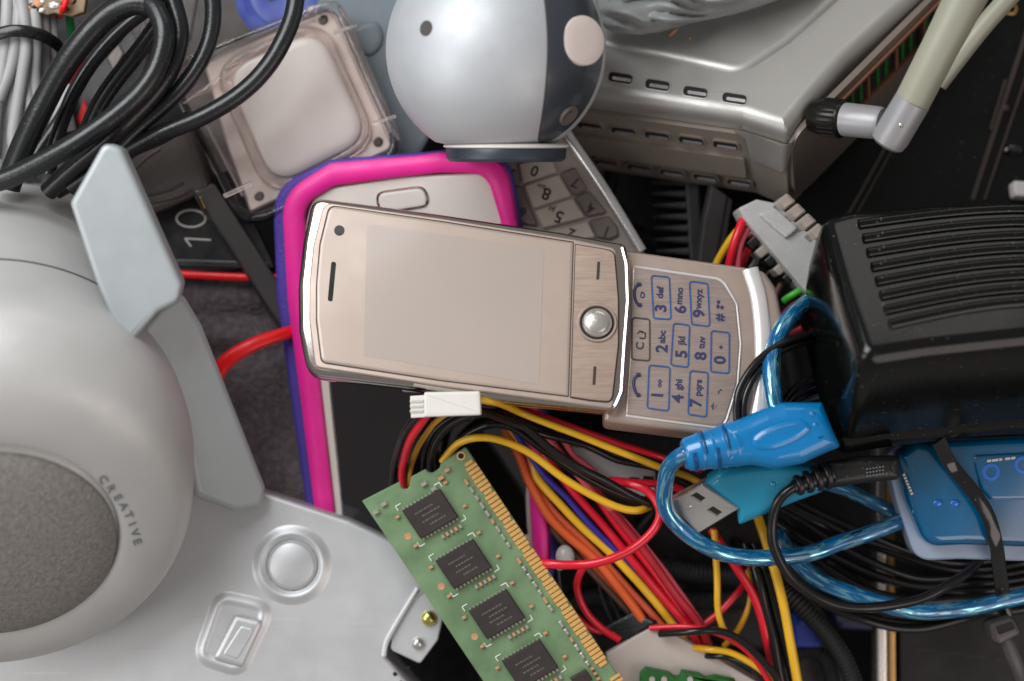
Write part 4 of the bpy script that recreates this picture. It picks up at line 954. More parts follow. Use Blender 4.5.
b = B(); b.box([(796, 618), (810, 618), (812, 626), (798, 626)], F, -0.02, 0.03, 0.02); b.build('key_ridge', 'blue_part', t)
t = T('blue_block', 'dark blue plastic shape half lost under the black cables, beside the corrugated tube', 'connector')
F = Fr(850, 620, -1.8, 0, 0)
b = B(); b.box([(824, 606), (870, 612), (878, 632), (840, 630)], F, -0.4, 0, 0.06); b.build('housing', 'blue_deep', t)
b = B(); b.box([(832, 612), (846, 614), (850, 624), (836, 622)], F, -0.02, 0.03, 0.02); b.build('key_ridge', 'blue_deep', t)
wire('corrugated_tube', 'black_rib', 10, [(770, 580, -1.5), (800, 604, -1.3), (826, 632), (846, 664, -1.3), (858, 700)], 'ribbed black tube sloping to the bottom edge right of the thick yellow wire', 'tube')
wire('corrugated_tube', 'black_rib', 9, [(790, 660, -1.9), (806, 650), (826, 660), (836, 700, -1.9)], 'short ribbed black tube at the bottom edge under the sloping one', 'tube')

# ------------------------------------------------------------------ blue usb leads
G4 = 'translucent blue cables'
wire('usb_cable', 'blue_braid', 8.6, [(700, 450, 0.34), (684, 454, 0.32), (669, 466, 0.15), (664, 487, 0.0), (666, 510), (684, 532, -0.25), (712, 549), (740, 557), (772, 559, -0.35), (806, 554), (836, 544), (862, 536), (900, 521, -0.7), (930, 508, -0.9)], 'blue braided cable looping from the upper blue plug round the steel usb plug', 'cable', G4)
wire('usb_cable', 'blue_braid', 9.0, [(776, 532, -1.0), (792, 556), (820, 580, -0.8), (850, 593), (885, 604, -0.7), (925, 611), (965, 608), (1000, 601), (1060, 590, -0.8)], 'blue braided cable running low under the thin black cable to the right edge', 'cable', G4)
wire('usb_cable', 'blue_braid', 8.8, [(830, 288, -0.7), (806, 303, -0.4), (788, 319, -0.08), (776, 340, 0.0), (771, 364, 0.16), (773, 388, 0.24), (777, 410, 0.26), (786, 436, 0.2)], 'blue braided cable curving beside the silver end of the slider phone', 'cable', G4)
wire('usb_cable', 'blue_braid', 7.5, [(800, 478, -1.0), (840, 488), (876, 504, -0.9), (905, 516), (950, 530, -1.0)], 'short blue braided cable behind the black barrel plug', 'cable', G4)
wire('usb_cable', 'blue_braid', 7, [(780, 408, -0.9), (800, 398), (820, 392, -0.9), (850, 388)], 'blue cable glimpsed between black ones left of the power adapter', 'cable', G4)

t = T('usb_plug', 'bright blue moulded plug with a notched strain relief, above the steel usb plug', 'plug')
F = Fr(770, 430, 0.52, 0.02, -0.05)
b = B(); b.loft(rnd([(722, 424, 6), (735, 421, 0), (748, 416, 10), (765, 408, 14), (785, 402, 10), (824, 402, 3), (836, 432, 4), (843, 447, 4), (830, 452, 6), (804, 464, 16), (778, 469, 20), (754, 465, 16), (724, 468, 6)], 8, 8), F, rim(0.16, 0.42, n=6, rb=0.12)); bd = b.build('body', 'usb_blue', t)
b = B(); b.loft(spline([(752, 437), (772, 424), (800, 418), (812, 428), (800, 440), (776, 450), (756, 450)]), F, [(0, -0.03), (0.02, 0.010), (0.05, 0.022), (0.07, 0.014), (0.075, 0.014)]); b.build('thumb_grip', 'usb_blue', bd)
for (x, y) in ((812, 414), (815, 425)):
    b = B(); b.sphere(F.pt(x, y, -0.005), 0.028, 8, (1, 1, .6)); b.build('bump', 'usb_blue', bd)
q0 = F.pt(684, 455, -0.14); q1 = F.pt(730, 445, -0.20); dq = (q1 - q0).normalized()
b = B(); b.revolve(q0, q1, [(0, 0.10), (0.0, 0.14), (0.03, 0.165), (0.46, 0.215), (0.55, 0.22)], n=32); sr = b.build('strain_relief', 'usb_blue', t)
for k in range(4):
    b = B(); c = q0 + dq * (0.09 + 0.115 * k)
    ex = Vector((0, 0, 1)); ey = dq.cross(ex).normalized()
    rr_ = 0.172 + 0.013 * k
    for sgn in ((1, -1)[k % 2],):
        pts = [c + (ex * math.cos(a) + ey * sgn * math.sin(a)) * rr_ for a in [math.radians(x) for x in (-5, 20, 45, 70, 95)]]
        b.tube(pts, 0.020, n=8)
    b.build('relief_slot', 'usb_slot', sr)  # dark bars painted in place of the notch shadows
    b = B(); b.revolve(c + dq * 0.05, c + dq, [(0, rr_ - 0.02), (0.0, rr_ + 0.012), (0.02, rr_ + 0.018), (0.04, rr_ + 0.012), (0.04, rr_ - 0.02)], n=28, cap0=False, cap1=False); b.build('relief_rib', 'usb_blue', sr)

t = T('usb_plug', 'steel usb plug with teal blue grip, lying inside the loop of blue cable', 'plug')
F = Fr(735, 500, -0.06, 0.16, 0.20)
b = B(); b.loft(rnd([(703, 484, 4), (719, 472, 4), (738, 468, 0), (775, 464, 10), (815, 470, 10), (828, 492, 8), (798, 503, 8), (766, 516, 8), (738, 528, 4), (736, 512, 3)], 5), F, rim(0.10, 0.36, n=5, rb=0.05)); gp_ = b.build('grip', 'usb_blue_teal', t)
b = B(); b.sphere(F.pt(773, 484, 0.0), 0.03, 8, (1, 1, .6)); b.build('bump', 'usb_blue_teal', gp_)
F = Fr(702, 510, -0.16, 0.30, 0.30)
shp = rnd([(667, 503), (702, 484), (739, 509), (698, 534)], 2)
b = B(); b.loft(shp, F, [(0.0, -0.19), (0, -0.015), (0.012, 0.0), (0.025, 0.0)]); ms = b.build('steel_shell', 'steel', t)
for (x, y) in ((698, 497), (714.5, 511)):
    b = B(); b.loft(quad(Vector((x, y)), Vector((4.6, 2.9)), Vector((3.0, -1.9))), F, [(0, -0.01), (0, 0.004)]); b.build('square_hole', 'slot_dark', ms)
    b = B(); b.loft(quad(Vector((x - 1.5, y + 1.8)), Vector((4.6, 2.9)), Vector((0.8, -0.5))), F, [(0, -0.01), (0, 0.007)]); b.build('spring_tab', 'chrome', ms)
b = B(); b.tube([F.pt(688, 510, 0.003), F.pt(691, 506, 0.003), F.pt(696, 508, 0.003)], 0.008, n=6); b.build('stamped_mark', 'router_lip', ms)
b = B(); u0 = Vector((667, 503)); u1 = Vector((698, 534))
pa, pb = F.pt(668.5, 505.5, -0.03), F.pt(696.5, 533, -0.03); dn_ = -F.n; nr = (F.pt(660, 512, 0) - F.pt(668, 505, 0)).normalized() * 0.004
b.rings([[pa + nr, pb + nr, pb + nr + dn_ * 0.10, pa + nr + dn_ * 0.10], [pa - nr * 4, pb - nr * 4, pb - nr * 4 + dn_ * 0.10, pa - nr * 4 + dn_ * 0.10]], True, True); b.build('mouth', 'slot_dark', ms)

# ------------------------------------------------------------------ black barrel plug and its cable
t = T('barrel_plug', 'black moulded plug with a ribbed strain relief, squeezed under the power adapter', 'plug')
F = Fr(860, 472, 0.12, 0.02, 0.0)
b = B(); b.loft(rnd([(826, 463, 4), (862, 457, 6), (900, 456, 6), (902, 480, 6), (862, 484, 6), (830, 489, 4)], 5), F, rim(0.09, 0.26, n=5, rb=0.08)); bb_ = b.build('body', 'black_plastic', t)
for k in range(3):
    for j in range(6):
        b = B(); b.loft(quad(Vector((867 + j * 3.2, 469 + k * 3.6 - j * 0.5)), Vector((0.9, 0)), Vector((0, 0.6))), F, [(0, 0.0), (0, 0.008)]); b.build('printed_dash', 'logo_grey', bb_)
q0 = P(793, 487, 0.10); q1 = P(830, 474, 0.03); dq = (q1 - q0).normalized()
b = B(); b.revolve(q0, q1, [(0, 0.05), (0, 0.065), (0.42, 0.10)], n=24); sr = b.build('strain_relief', 'black_plastic', t)
for k in range(4):
    b = B(); r_ = 0.105 + 0.012 * k; b.revolve(q0 + dq * (0.03 + 0.10 * k), q1, [(0, 0.05), (0.0, r_ - 0.012), (0.012, r_), (0.045, r_), (0.058, r_ - 0.012), (0.058, 0.05)], n=28, cap0=False, cap1=False); b.build('relief_rib', 'black_plastic', sr)
wire('cable', 'black_thin', 5.2, [(800, 484, 0.10), (790, 490, 0.10), (778, 503, 0.06), (772, 525, -0.02), (774, 548), (790, 576, -0.1), (814, 595), (840, 605), (870, 607, -0.15), (900, 604), (925, 597), (950, 583, -0.4), (972, 568), (990, 545, -0.8)], 'thin black cable looping from the black barrel plug across the blue cables', 'cable')
G5 = 'black cables coiled under the blue box'
lb5 = ['highest', 'second highest', 'third', 'fourth', 'fifth', 'sixth', 'seventh', 'eighth', 'lowest']
for k in range(9):
    y0 = 500 + k * 9 + random.uniform(-6, 6); x0 = 775 + k * 2
    wire('cable', 'black_thin', 5.0 if k % 3 else 4.4, [(x0 - 10, y0 - 22, -1.3), (x0 + 25, y0 - 2 + k * 0.5, -1.15), (860, 526 + k * 9.5 + random.uniform(-5, 5), -1.05 - 0.09 * (k % 3)), (915, 549 + k * 8 + random.uniform(-5, 5)), (960, 556 + k * 7, -1.15), (1010, 550 + k * 7.5), (1060, 538 + k * 8, -1.3)],
         lb5[k].capitalize() + ' black cable in the coil under the blue box', 'cable', G5)
wire('cable', 'black_thin', 4.6, [(820, 604, -1.3), (854, 616, -1.2), (890, 627), (925, 628), (962, 619), (1000, 611, -1.3), (1060, 600)], 'black cable below the low blue one, over the metal strip', 'cable')
wire('cable', 'black_thin', 3.6, [(826, 598, -1.35), (850, 611, -1.3), (890, 621), (930, 621), (975, 610, -1.4)], 'thin black cable hugging the underside of the low blue one', 'cable')
# loops left of the adapter
wire('cable', 'black_thin', 4.0, [(830, 330, -0.4), (806, 336, -0.1), (782, 344, 0.08), (760, 358, 0.16), (744, 378, 0.22), (737, 398, 0.26), (738, 425, 0.26), (748, 450, 0.15)], 'outer strand of the black pair arching over the silver phone end', 'cable')
wire('cable', 'black_thin', 3.6, [(830, 338, -0.45), (806, 342, -0.15), (784, 350, 0.03), (765, 363, 0.12), (751, 382, 0.20), (744, 400, 0.24), (744, 425, 0.24), (754, 450, 0.12)], 'inner strand of the black pair arching over the silver phone end', 'cable')
for k, (dz, nm) in enumerate(((0, 'upper'), (1, 'middle'), (2, 'lower'))):
    wire('cable', 'black_thin', 3.2, [(840, 366 + k * 9, -0.8), (815, 376 + k * 9), (793, 390 + k * 7, -0.75), (782, 408 + k * 5), (778, 430, -0.8)], nm.capitalize() + ' of three black strands glimpsed under the power adapter side', 'cable')

# ------------------------------------------------------------------ blue translucent box with its tie
t = T('usb_hub', 'translucent blue box with grey lower shell, sticking out under the power adapter', 'usb hub')
F = Fr(950, 510, -0.32, -0.03, 0.02)
ho = [(897, 455, 10), (915, 440, 10), (1150, 430, 20), (1150, 548, 20), (1024, 549, 0), (965, 547, 30), (928, 549, 22), (908, 500, 0)]
b = B(); b.loft(rnd(ho, 12, 8), F, [(0, -0.26), (0.0, -0.16), (0.012, -0.09), (0.04, -0.03), (0.09, 0.0), (0.12, 0.0)]); hb = b.build('top_shell', 'hub_blue', t)
b = B(); b.loft(rnd([(x + (-6 if x < 940 else 0), y + (15 if y > 500 else 2), r) for x, y, r in ho], 12, 8), F, [(0.06, -0.60), (0.0, -0.52), (0.0, -0.26), (0.02, -0.24)]); b.build('lower_shell', 'hub_shell', t)
b = B(); b.loft(rnd([(972, 455, 6), (1150, 446, 6), (1150, 498, 8), (990, 500, 8), (980, 490, 8)], 8), F, [(0, 0.0), (0.01, 0.03), (0.03, 0.042), (0.04, 0.042)]); rp = b.build('raised_panel', 'hub_blue', hb)
for (x, y) in ((991, 472), (1023, 465), (1056, 460)):
    c = F.pt(x, y, 0.042); b = B(); b.revolve(c, c + F.n, [(0.0, 0.095), (0.012, 0.09), (0.012, 0.055), (0.0, 0.05)], n=28, cap0=False, cap1=False); b.build('light_ring', 'hub_ring', rp)
for i, chh in enumerate('USB 2.0 HUB'):
    pass
b = B()
for (x0_, x1_) in ((986, 990), (991, 997), (998, 1001), (1004, 1009), (1010, 1014)):
    b.loft([(x0_, 459.6 - (x0_ - 986) * .12), (x1_, 459.6 - (x1_ - 986) * .12), (x1_, 462 - (x1_ - 986) * .12), (x0_, 462 - (x0_ - 986) * .12)], F, [(0, 0.04), (0, 0.046)])
b.build('printed_mark', 'offwhite_print', rp)
b = B()
for k in range(7):
    c_ = Vector((904 + k * 1.3, 475 + k * 3.1)); b.loft(quad(c_, Vector((0.5, 1.0)), Vector((1.2, -0.5))), F, [(0, -0.01), (0, 0.005)])
b.build('printed_mark', 'offwhite_print', hb)
for (x, y) in ((938, 503), (955, 503)):
    b = B(); b.sphere(F.pt(x, y, -0.0), 0.05, 10, (1, .8, .4)); b.build('lamp_lens', 'hub_ring', hb)  # bumps put in for the reflection dots on the lid
t = T('cable_tie', 'black zip tie strapped over the blue box, with its locking head at the lower right', 'cable tie')
path = [(938, 440, 0.0), (952, 466, -0.22), (974, 493, -0.20), (988, 516, -0.22), (996, 545, -0.28), (1000, 574, -0.55), (1004, 604, -0.8), (1006, 628, -0.85)]
c = catmull(zpts(path)); b = B(); rr = []
for i, p in enumerate(c):
    tn = (c[min(i + 1, len(c) - 1)] - c[max(i - 1, 0)]).normalized(); sd = tn.cross(Vector((0.0, 0, 1))).normalized(); up_ = sd.cross(tn)
    rr.append([p - sd * 0.072 + up_ * 0.012, p - sd * 0.055 + up_ * 0.022, p + sd * 0.055 + up_ * 0.022, p + sd * 0.072 + up_ * 0.012, p + sd * 0.072 - up_ * 0.012, p - sd * 0.072 - up_ * 0.012])
b.rings(rr); b.build('strap', 'black_gloss', t)
F = Fr(1006, 634, -0.62, 0, 0)
b = B(); b.box([(988, 624), (1014, 616), (1024, 634), (1000, 646), (992, 642)], F, -0.3, 0, 0.06); hd = b.build('locking_head', 'bar_grey', t)
b = B(); b.box([(996, 627), (1012, 622), (1015, 629), (999, 635)], F, -0.02, 0.012, 0.01); b.build('slot', 'slot_dark', hd)
b = B(); b.tube(zpts([(1006, 640, -0.72), (1018, 668, -0.75), (1030, 700, -0.9)]), 0.075, n=10, flat=0.35); b.build('tail', 'bar_grey', t)
# metal strip and dark board under the coil
t = T('metal_strip', 'narrow upright metal strip with a brass edge, at the bottom below the coil', 'metal strip')
F = Fr(888, 640, -1.75, 0, 0)
b = B(); b.box([(876, 440), (886, 440), (888, 760), (877, 760)], F, -0.3, 0, 0.02); b.build('steel_side', 'steel', t)
b = B(); b.box([(887, 440), (894, 440), (897, 760), (889, 760)], F, -0.3, 0.03, 0.02); b.build('brass_edge', 'brass', t)
t = T('dark_board', 'dusty black board lying flat in the lower right corner', 'circuit board')
F = Fr(960, 650, -2.0, 0, 0)
b = B(); b.box([(898, 600), (1120, 590), (1120, 800), (900, 800)], F, -0.15, 0, 0.02); b.build('board', 'pcb_black', t)
for k in range(4):
    b = B(); b.loft([(915 + k * 26, 650 + k * 3), (935 + k * 26, 649 + k * 3), (935 + k * 26, 650 + k * 3), (915 + k * 26, 651 + k * 3)], F, [(0, 0), (0, 0.01)]); b.build('trace', 'trace', t)

# ------------------------------------------------------------------ big clear connector, upper right of the phone
t = T('board_connector', 'milky clear multi pin connector full of coloured wires, between slider phone and router', 'connector')
F = Fr(770, 240, -0.62, -0.05, -0.05)
b = B(); b.box([(738, 208), (757, 199), (777, 203), (796, 222), (818, 240), (822, 300), (806, 293), (785, 268), (744, 219)], F, -0.40, 0, 0.03); b.build('housing', 'nylon_clear', t)
b = B(); b.box([(758, 214), (776, 208), (798, 228), (786, 238)], F, 0.0, 0.06, 0.02); b.build('latch', 'nylon_clear', t)
ey = Vector((0.72, 0.69)); exx = Vector((-0.72, 0.70))
for k in range(5):
    q = Vector((783, 204)) + ey * 14.5 * k
    b = B(); b.box([tuple(p) for p in quad(q, ey * 6.4, Vector((9, -7)))], F, -0.38, 0.0, 0.02); b.build('socket_shell', 'nylon_grey', t)
    b = B(); b.loft([tuple(p) for p in quad(q + Vector((3, -2)), ey * 4.2, Vector((4, -3)))], F, [(0, -0.02), (0, 0.008)]); b.build('socket', 'rose_plate', t)
for k in range(6):
    q = Vector((747, 232)) + ey * 12.5 * k
    b = B(); b.box([tuple(p) for p in quad(q, ey * 5.0, Vector((-7, 6)))], F, -0.42, -0.12, 0.02); b.build('socket_shell', ('nylon_grey', 'black_plastic')[k % 2], t)
G6 = 'wires entering the clear connector'
for mat, r, pts, lb in (('yellow', 4.2, [(706, 285, -1.1), (718, 260, -1.0), (730, 240, -0.9), (742, 226, -0.85)], 'yellow wire at the left of the clear connector'),
                        ('violet', 3.2, [(716, 285, -1.15), (726, 262), (736, 244, -0.95)], 'violet wire glimpsed behind the red ones at the clear connector'),
                        ('red', 4.6, [(726, 300, -0.85), (729, 268), (735, 240, -0.65), (743, 220, -0.7)], 'bright red wire nearest the viewer at the clear connector'),
                        ('rose_wire', 3.6, [(736, 300, -0.85), (738, 268), (741, 245, -0.68), (748, 228, -0.75)], 'rose wire between two red ones at the clear connector'),
                        ('red', 4.2, [(736, 284, -0.95), (744, 258), (754, 236, -0.8)], 'red wire right of the rose one at the clear connector'),
                        ('grey_cable', 3.4, [(742, 285, -1.1), (752, 268), (764, 250, -1.0)], 'pale wire under the middle of the clear connector'),
                        ('black_thin', 3.6, [(752, 300, -1.1), (764, 280), (776, 262, -1.0)], 'black wire under the middle of the clear connector'),
                        ('brown_wire', 3.6, [(764, 312, -1.1), (776, 292), (786, 276, -1.0)], 'brown wire under the right of the clear connector'),
                        ('green_wire', 4.0, [(784, 301, -0.8), (795, 294, -0.75), (808, 286, -0.8)], 'short green wire at the right end of the clear connector'),
                        ('red_dull', 3.6, [(778, 322, -1.0), (790, 308), (806, 298, -0.9), (822, 290)], 'dull red wire below the green one at the clear connector')):
    wire('wire', mat, r, pts, lb, 'wire', G6)
wire('wire', 'red_dull', 3.8, [(778, 342, -1.0), (795, 332), (815, 322, -0.9), (835, 316)], 'dull red wire passing behind the blue cable beside the power adapter', 'wire')

# ------------------------------------------------------------------ heat sinks in the dark gap
t = T('heat_sink', 'black toothed heat sink in the dark gap under the router', 'heat sink')
F = Fr(680, 225, -1.7, 0.1, 0)
b = B(); b.box([(684, 176), (700, 178), (706, 272), (690, 276)], F, -0.5, 0, 0.03); b.build('core', 'black_plastic', t)
for k in range(8):
    y = 182 + k * 11.5
    b = B(); b.box([(650 + k * 0.8, y - 1.0), (690, y - 3.5), (690, y + 4), (652 + k * 0.8, y + 2)], F, -0.45, -0.02, 0.015); b.build('fin', 'charcoal', t)
t = T('bracket_plate', 'dark grey pointed plate beside the toothed heat sink', 'metal plate')
F = Fr(712, 220, -1.35, -0.3, 0)
b = B(); b.box([(712, 184), (728, 196), (716, 262), (698, 268), (704, 220)], F, -0.1, 0, 0.02); b.build('plate', 'bar_grey', t)
b = B(); b.box([(728, 196), (733, 200), (722, 266), (716, 262)], F, -0.3, -0.04, 0.02); b.build('flange', 'bar_grey', t)

# ------------------------------------------------------------------ plastic bag
def film(name, out, F, amp, mat, lab, cat, seed):
    bm = bmesh.new(); o = [Vector(p) for p in spline(out, 6)]
    c = sum(o, Vector((0, 0))) / len(o); rows = 26
    vr = []
    for i in range(rows + 1):
        f = i / rows; r = []
        for p in o:
            q = c + (p - c) * f
            base = 0.40 * (1 - f * f)
            wq = q.y * 0.05 + 1.2 * noise.noise(Vector((q.x * 0.012, q.y * 0.02, seed + 9)))
            nz = abs(noise.noise(Vector((q.x * 0.012 + wq * .4, wq * 1.6 - q.x * .012, seed)))) * amp * 1.3 + noise.noise(Vector((q.x * 0.03, q.y * 0.04, seed + 5))) * amp * 0.25
            r.append(bm.verts.new(F.pt(q.x, q.y, (base + nz * (1 - f ** 6)))))
        vr.append(r)
    n = len(o)
    for i in range(1, rows):
        for j in range(n):
            bm.faces.new((vr[i][j], vr[i][(j + 1) % n], vr[i + 1][(j + 1) % n], vr[i + 1][j]))
    b = B(); b.bm.free(); b.bm = bm
    bmesh.ops.delete(bm, geom=vr[0], context='VERTS')
    bmesh.ops.recalc_face_normals(bm, faces=bm.faces)
    ob = b.build(name, mat, None, lab, cat, sharp=80)
    m = ob.modifiers.new('thick', 'SOLIDIFY'); m.thickness = 0.006 * S
    return ob
film('plastic_bag', [(596, 8), (600, 24), (622, 34), (652, 34), (690, 25), (740, 13), (790, -4), (830, -30), (760, -80), (640, -80), (600, -30)], Fr(680, 10, -0.85, 0.1, -0.5), 0.30, 'bag_film', 'crinkled translucent plastic bag lying on the router top', 'plastic bag', 3)

# ------------------------------------------------------------------ left middle: bag fabric, numbered card, bar, charger
def cloth(name, out, F, amp, mat, lab, cat, fr=0.012, seed=1, humps=()):
    o = [Vector(p) for p in out]; xs = [p.x for p in o]; ys = [p.y for p in o]
    bm = bmesh.new(); nx_, ny_ = 70, 80; g = []
    for j in range(ny_ + 1):
        r = []
        for i in range(nx_ + 1):
            u, v = i / nx_, j / ny_
            a = o[0].lerp(o[1], u); c = o[3].lerp(o[2], u); q = a.lerp(c, v)
            h = noise.noise(Vector((q.x * fr, q.y * fr, seed))) * amp
            for (hx, hy, rx, ry, hh) in humps:
                h += hh * math.exp(-((q.x - hx) / rx) ** 2 - ((q.y - hy) / ry) ** 2)
            r.append(bm.verts.new(F.pt(q.x, q.y, h)))
        g.append(r)
    for j in range(ny_):
        for i in range(nx_):
            bm.faces.new((g[j][i], g[j][i + 1], g[j + 1][i + 1], g[j + 1][i]))
    b = B(); b.bm.free(); b.bm = bm
    ob = b.build(name, mat, None, lab, cat, sharp=80)
    m = ob.modifiers.new('thick', 'SOLIDIFY'); m.thickness = 0.05 * S; m.offset = -1
    return ob
cloth('padded_pouch', [(150, 268), (345, 268), (380, 540), (150, 540)], Fr(240, 380, -1.55, 0, 0.0), 0.25, 'fabric', 'dark padded pouch of rough fabric between the speaker bracket and the pink case', 'pouch', 0.011, 4, ((225, 335, 60, 14, 0.22), (240, 300, 80, 16, 0.1), (260, 420, 40, 60, -0.1)))
wire('piping_cord', 'red_vivid', 4.2, [(150, 271, -1.35), (200, 275, -1.3), (262, 277, -1.3), (330, 276, -1.4)], 'thin straight red cord along the top of the padded pouch', 'cord', flat=0.7)
b = B(); c = catmull(zpts([(180, 440, -1.1), (206, 396, -1.05), (222, 366, -1.0), (250, 346, -0.98), (290, 332, -1.15), (320, 326, -1.5)])); rr = []
for i, p in enumerate(c):
    tn = (c[min(i + 1, len(c) - 1)] - c[max(i - 1, 0)]).normalized(); sd = tn.cross(Vector((0, 0, 1))).normalized(); up_ = sd.cross(tn)
    f = i / len(c); wd = 0.105 - 0.05 * f
    rr.append([p + sd * wd * math.cos(a) + up_ * 0.05 * math.sin(a) for a in [2 * math.pi * k / 14 for k in range(14)]])
b.rings(rr); b.build('cable', 'red_vivid', None, 'flat red cable curving over the padded pouch to the pink case', 'cable')
t = T('number_card', 'black card with the number 10 in thin white outline, behind the speaker bracket', 'card')
F = Fr(200, 230, -1.3, 0.05, 0.0)
b = B(); b.box([(140, 190), (230, 170), (275, 268), (150, 274)], F, -0.12, 0.0, 0.02); cd = b.build('card', 'black_cloth', t)
b = B(); b.box([(150, 258), (268, 262), (270, 269), (150, 267)], F, -0.02, 0.015, 0.01); b.build('card_band', 'black_plastic', cd)
b = B(); b.tube([F.pt(191 + 14.5 * math.cos(a), 218.5 - 8.5 * math.sin(a), 0.006) for a in [math.radians(k * 15) for k in range(25)]], 0.011, n=6, step=0.03); b.build('number_zero', 'offwhite_print', cd)
b = B(); b.tube([F.pt(211, 240, 0.006), F.pt(185, 238.5, 0.006)], 0.011, n=6, step=0.03); b.tube([F.pt(185, 238.5, 0.006), F.pt(191, 246.5, 0.006)], 0.011, n=6, step=0.03); b.build('number_one', 'offwhite_print', cd)
t = T('metal_bar', 'dark grey bar slanting from the clear case down to the pink phone case', 'metal bar')
F = Fr(240, 260, -1.1, -0.25, 0.05)
b = B(); b.box([(192, 190), (214, 182), (310, 330), (296, 350)], F, -0.5, 0, 0.04); br = b.build('bar', 'bar_grey', t)
b = B(); b.box([(199, 197), (201, 196), (206, 208), (204, 209)], F, 0.0, 0.03, 0.01); b.build('contact_pin', 'brass', br)
b = B(); b.box([(195, 197), (196.5, 196), (206, 215), (204.5, 216)], F, 0.0, 0.03, 0.01); b.build('contact_pin', 'dark_metal', br)
t = T('charger', 'dull dark brown charger with two curved grooves, between the bracket tip and the clear case', 'charger')
F = Fr(160, 170, -0.95, 0.05, 0.15)
b = B(); b.box([(110, 150), (188, 124), (209, 186), (203, 193), (152, 216), (118, 212)], F, -0.6, 0, 0.06); ch_ = b.build('body', 'brownish_plastic', t)
for pts in ([(134, 204), (160, 201), (178, 196), (192, 189)], [(140, 196), (158, 193), (172, 189), (183, 183)], [(122, 168), (140, 150), (156, 141)], [(132, 172), (146, 158), (160, 149)]):
    b = B(); b.tube([F.pt(x, y, 0.0) for x, y in pts], 0.018, n=8); b.build('groove_ridge', 'brownish_plastic', ch_)

# ------------------------------------------------------------------ background pieces, top
t = T('grey_panel', 'dull blue grey plastic panel between the clear case and the webcam', 'panel')
F = Fr(370, 30, -1.7, 0, 0)
b = B(); b.box([(300, -80), (440, -80), (440, 120), (395, 200), (340, 110)], F, -0.4, 0, 0.05); p_ = b.build('panel', 'steel_blue_panel', t)
b = B(); b.loft(spline([(352, 30), (376, 22), (384, 40), (372, 56), (356, 50)]), F, [(0, 0), (0.02, 0.03), (0.06, 0.04)]); b.build('raised_pad', 'steel_blue_panel', p_)
t = T('dark_box', 'dark brown grey box behind the black cables at the top edge', 'box')
F = Fr(230, 20, -1.7, 0, 0)
b = B(); b.box([(150, -60), (300, -60), (262, 30), (180, 70), (130, 40)], F, -0.6, 0, 0.04); bx_ = b.build('case', 'brown_dark', t)
b = B(); b.box([(186, -40), (204, -40), (190, 40), (176, 40)], F, -0.02, 0.02, 0.01); b.build('label_strip', 'brownish_plastic', bx_)
t = T('bottle_top', 'blue glossy bottle cap shape at the top edge behind the clear case', 'cap')
c = P(285, -6, -1.75)
b = B(); b.revolve(c - Vector((0, 0, 0.4)), c + Vector((0.1, 0.1, 1)), [(0, 0.62), (0.3, 0.62), (0.4, 0.58), (0.45, 0.5), (0.42, 0.42), (0.40, 0.02)], n=48); b.build('cap_top', 'blue_cap', t)
b = B(); b.revolve(c - Vector((0, 0, 0.02)), c + Vector((0.1, 0.1, 1)), [(0, 0.40), (0.05, 0.38), (0.06, 0.30), (0.02, 0.02)], n=40); b.build('cap_centre', 'blue_cap', t)
t = T('circuit_board', 'brown circuit board corner with solder blobs in the top left corner', 'circuit board')
F = Fr(60, 5, -0.7, 0, 0)
b = B(); b.box([(22, -40), (92, -40), (84, 12), (72, 16), (54, 13), (48, 15), (26, 8)], F, -0.1, 0, 0.01); b.build('board', 'pcb_brown', t)
random.seed(3)
for k in range(14):
    q = (30 + random.random() * 50, -8 + random.random() * 18)
    b = B(); b.sphere(F.pt(q[0], q[1], 0.0), 0.02 + random.random() * 0.03, 8, (1.3, 1, .6)); b.build('solder_blob', ('solder', 'dark_metal', 'cap_tan')[k % 3], t)
wire('wire', 'red_vivid', 3.5, [(60, -20, -0.6), (66, -4), (64, 8, -0.6), (60, 16, -1.0)], 'red wire on the brown circuit board corner', 'wire')
wire('wire', 'green_cloth', 4.5, [(70, -10, -1.1), (69, 14, -1.1), (71, 34, -1.2), (74, 60, -1.4)], 'green wire beside the grey cables, top left corner', 'wire')
t = T('red_strip_box', 'black box with red edge stripes seen through the cable loops', 'box')
F = Fr(100, 90, -1.5, 0, 0)
b = B(); b.box([(40, 120), (80, 20), (170, -10), (150, 60), (110, 180), (50, 180)], F, -0.4, 0, 0.03); rb = b.build('case', 'black_plastic', t)
b = B(); b.box([(83, 54), (86, 56), (71, 86), (68, 84)], F, -0.02, 0.02, 0.01); b.build('red_stripe', 'red_vivid', rb)
b = B(); b.box([(84, 98), (90, 118), (83, 134), (77, 118)], F, -0.02, 0.02, 0.01); b.build('red_stripe', 'red_vivid', rb)
b = B(); b.box([(107, 58), (118, 42), (124, 54), (114, 72)], F, -0.02, 0.02, 0.01); b.build('silver_plate', 'dark_metal', rb)
b = B(); b.box([(130, 28), (142, 16), (148, 26), (136, 42)], F, -0.02, 0.02, 0.01); b.build('brown_plate', 'brownish_plastic', rb)
wire('cable', 'grey_cable', 4.5, [(70, 86, -1.1), (56, 118, -1.0), (44, 150), (34, 185, -1.0)], 'thin grey cable glimpsed between the thick black loops', 'cable')

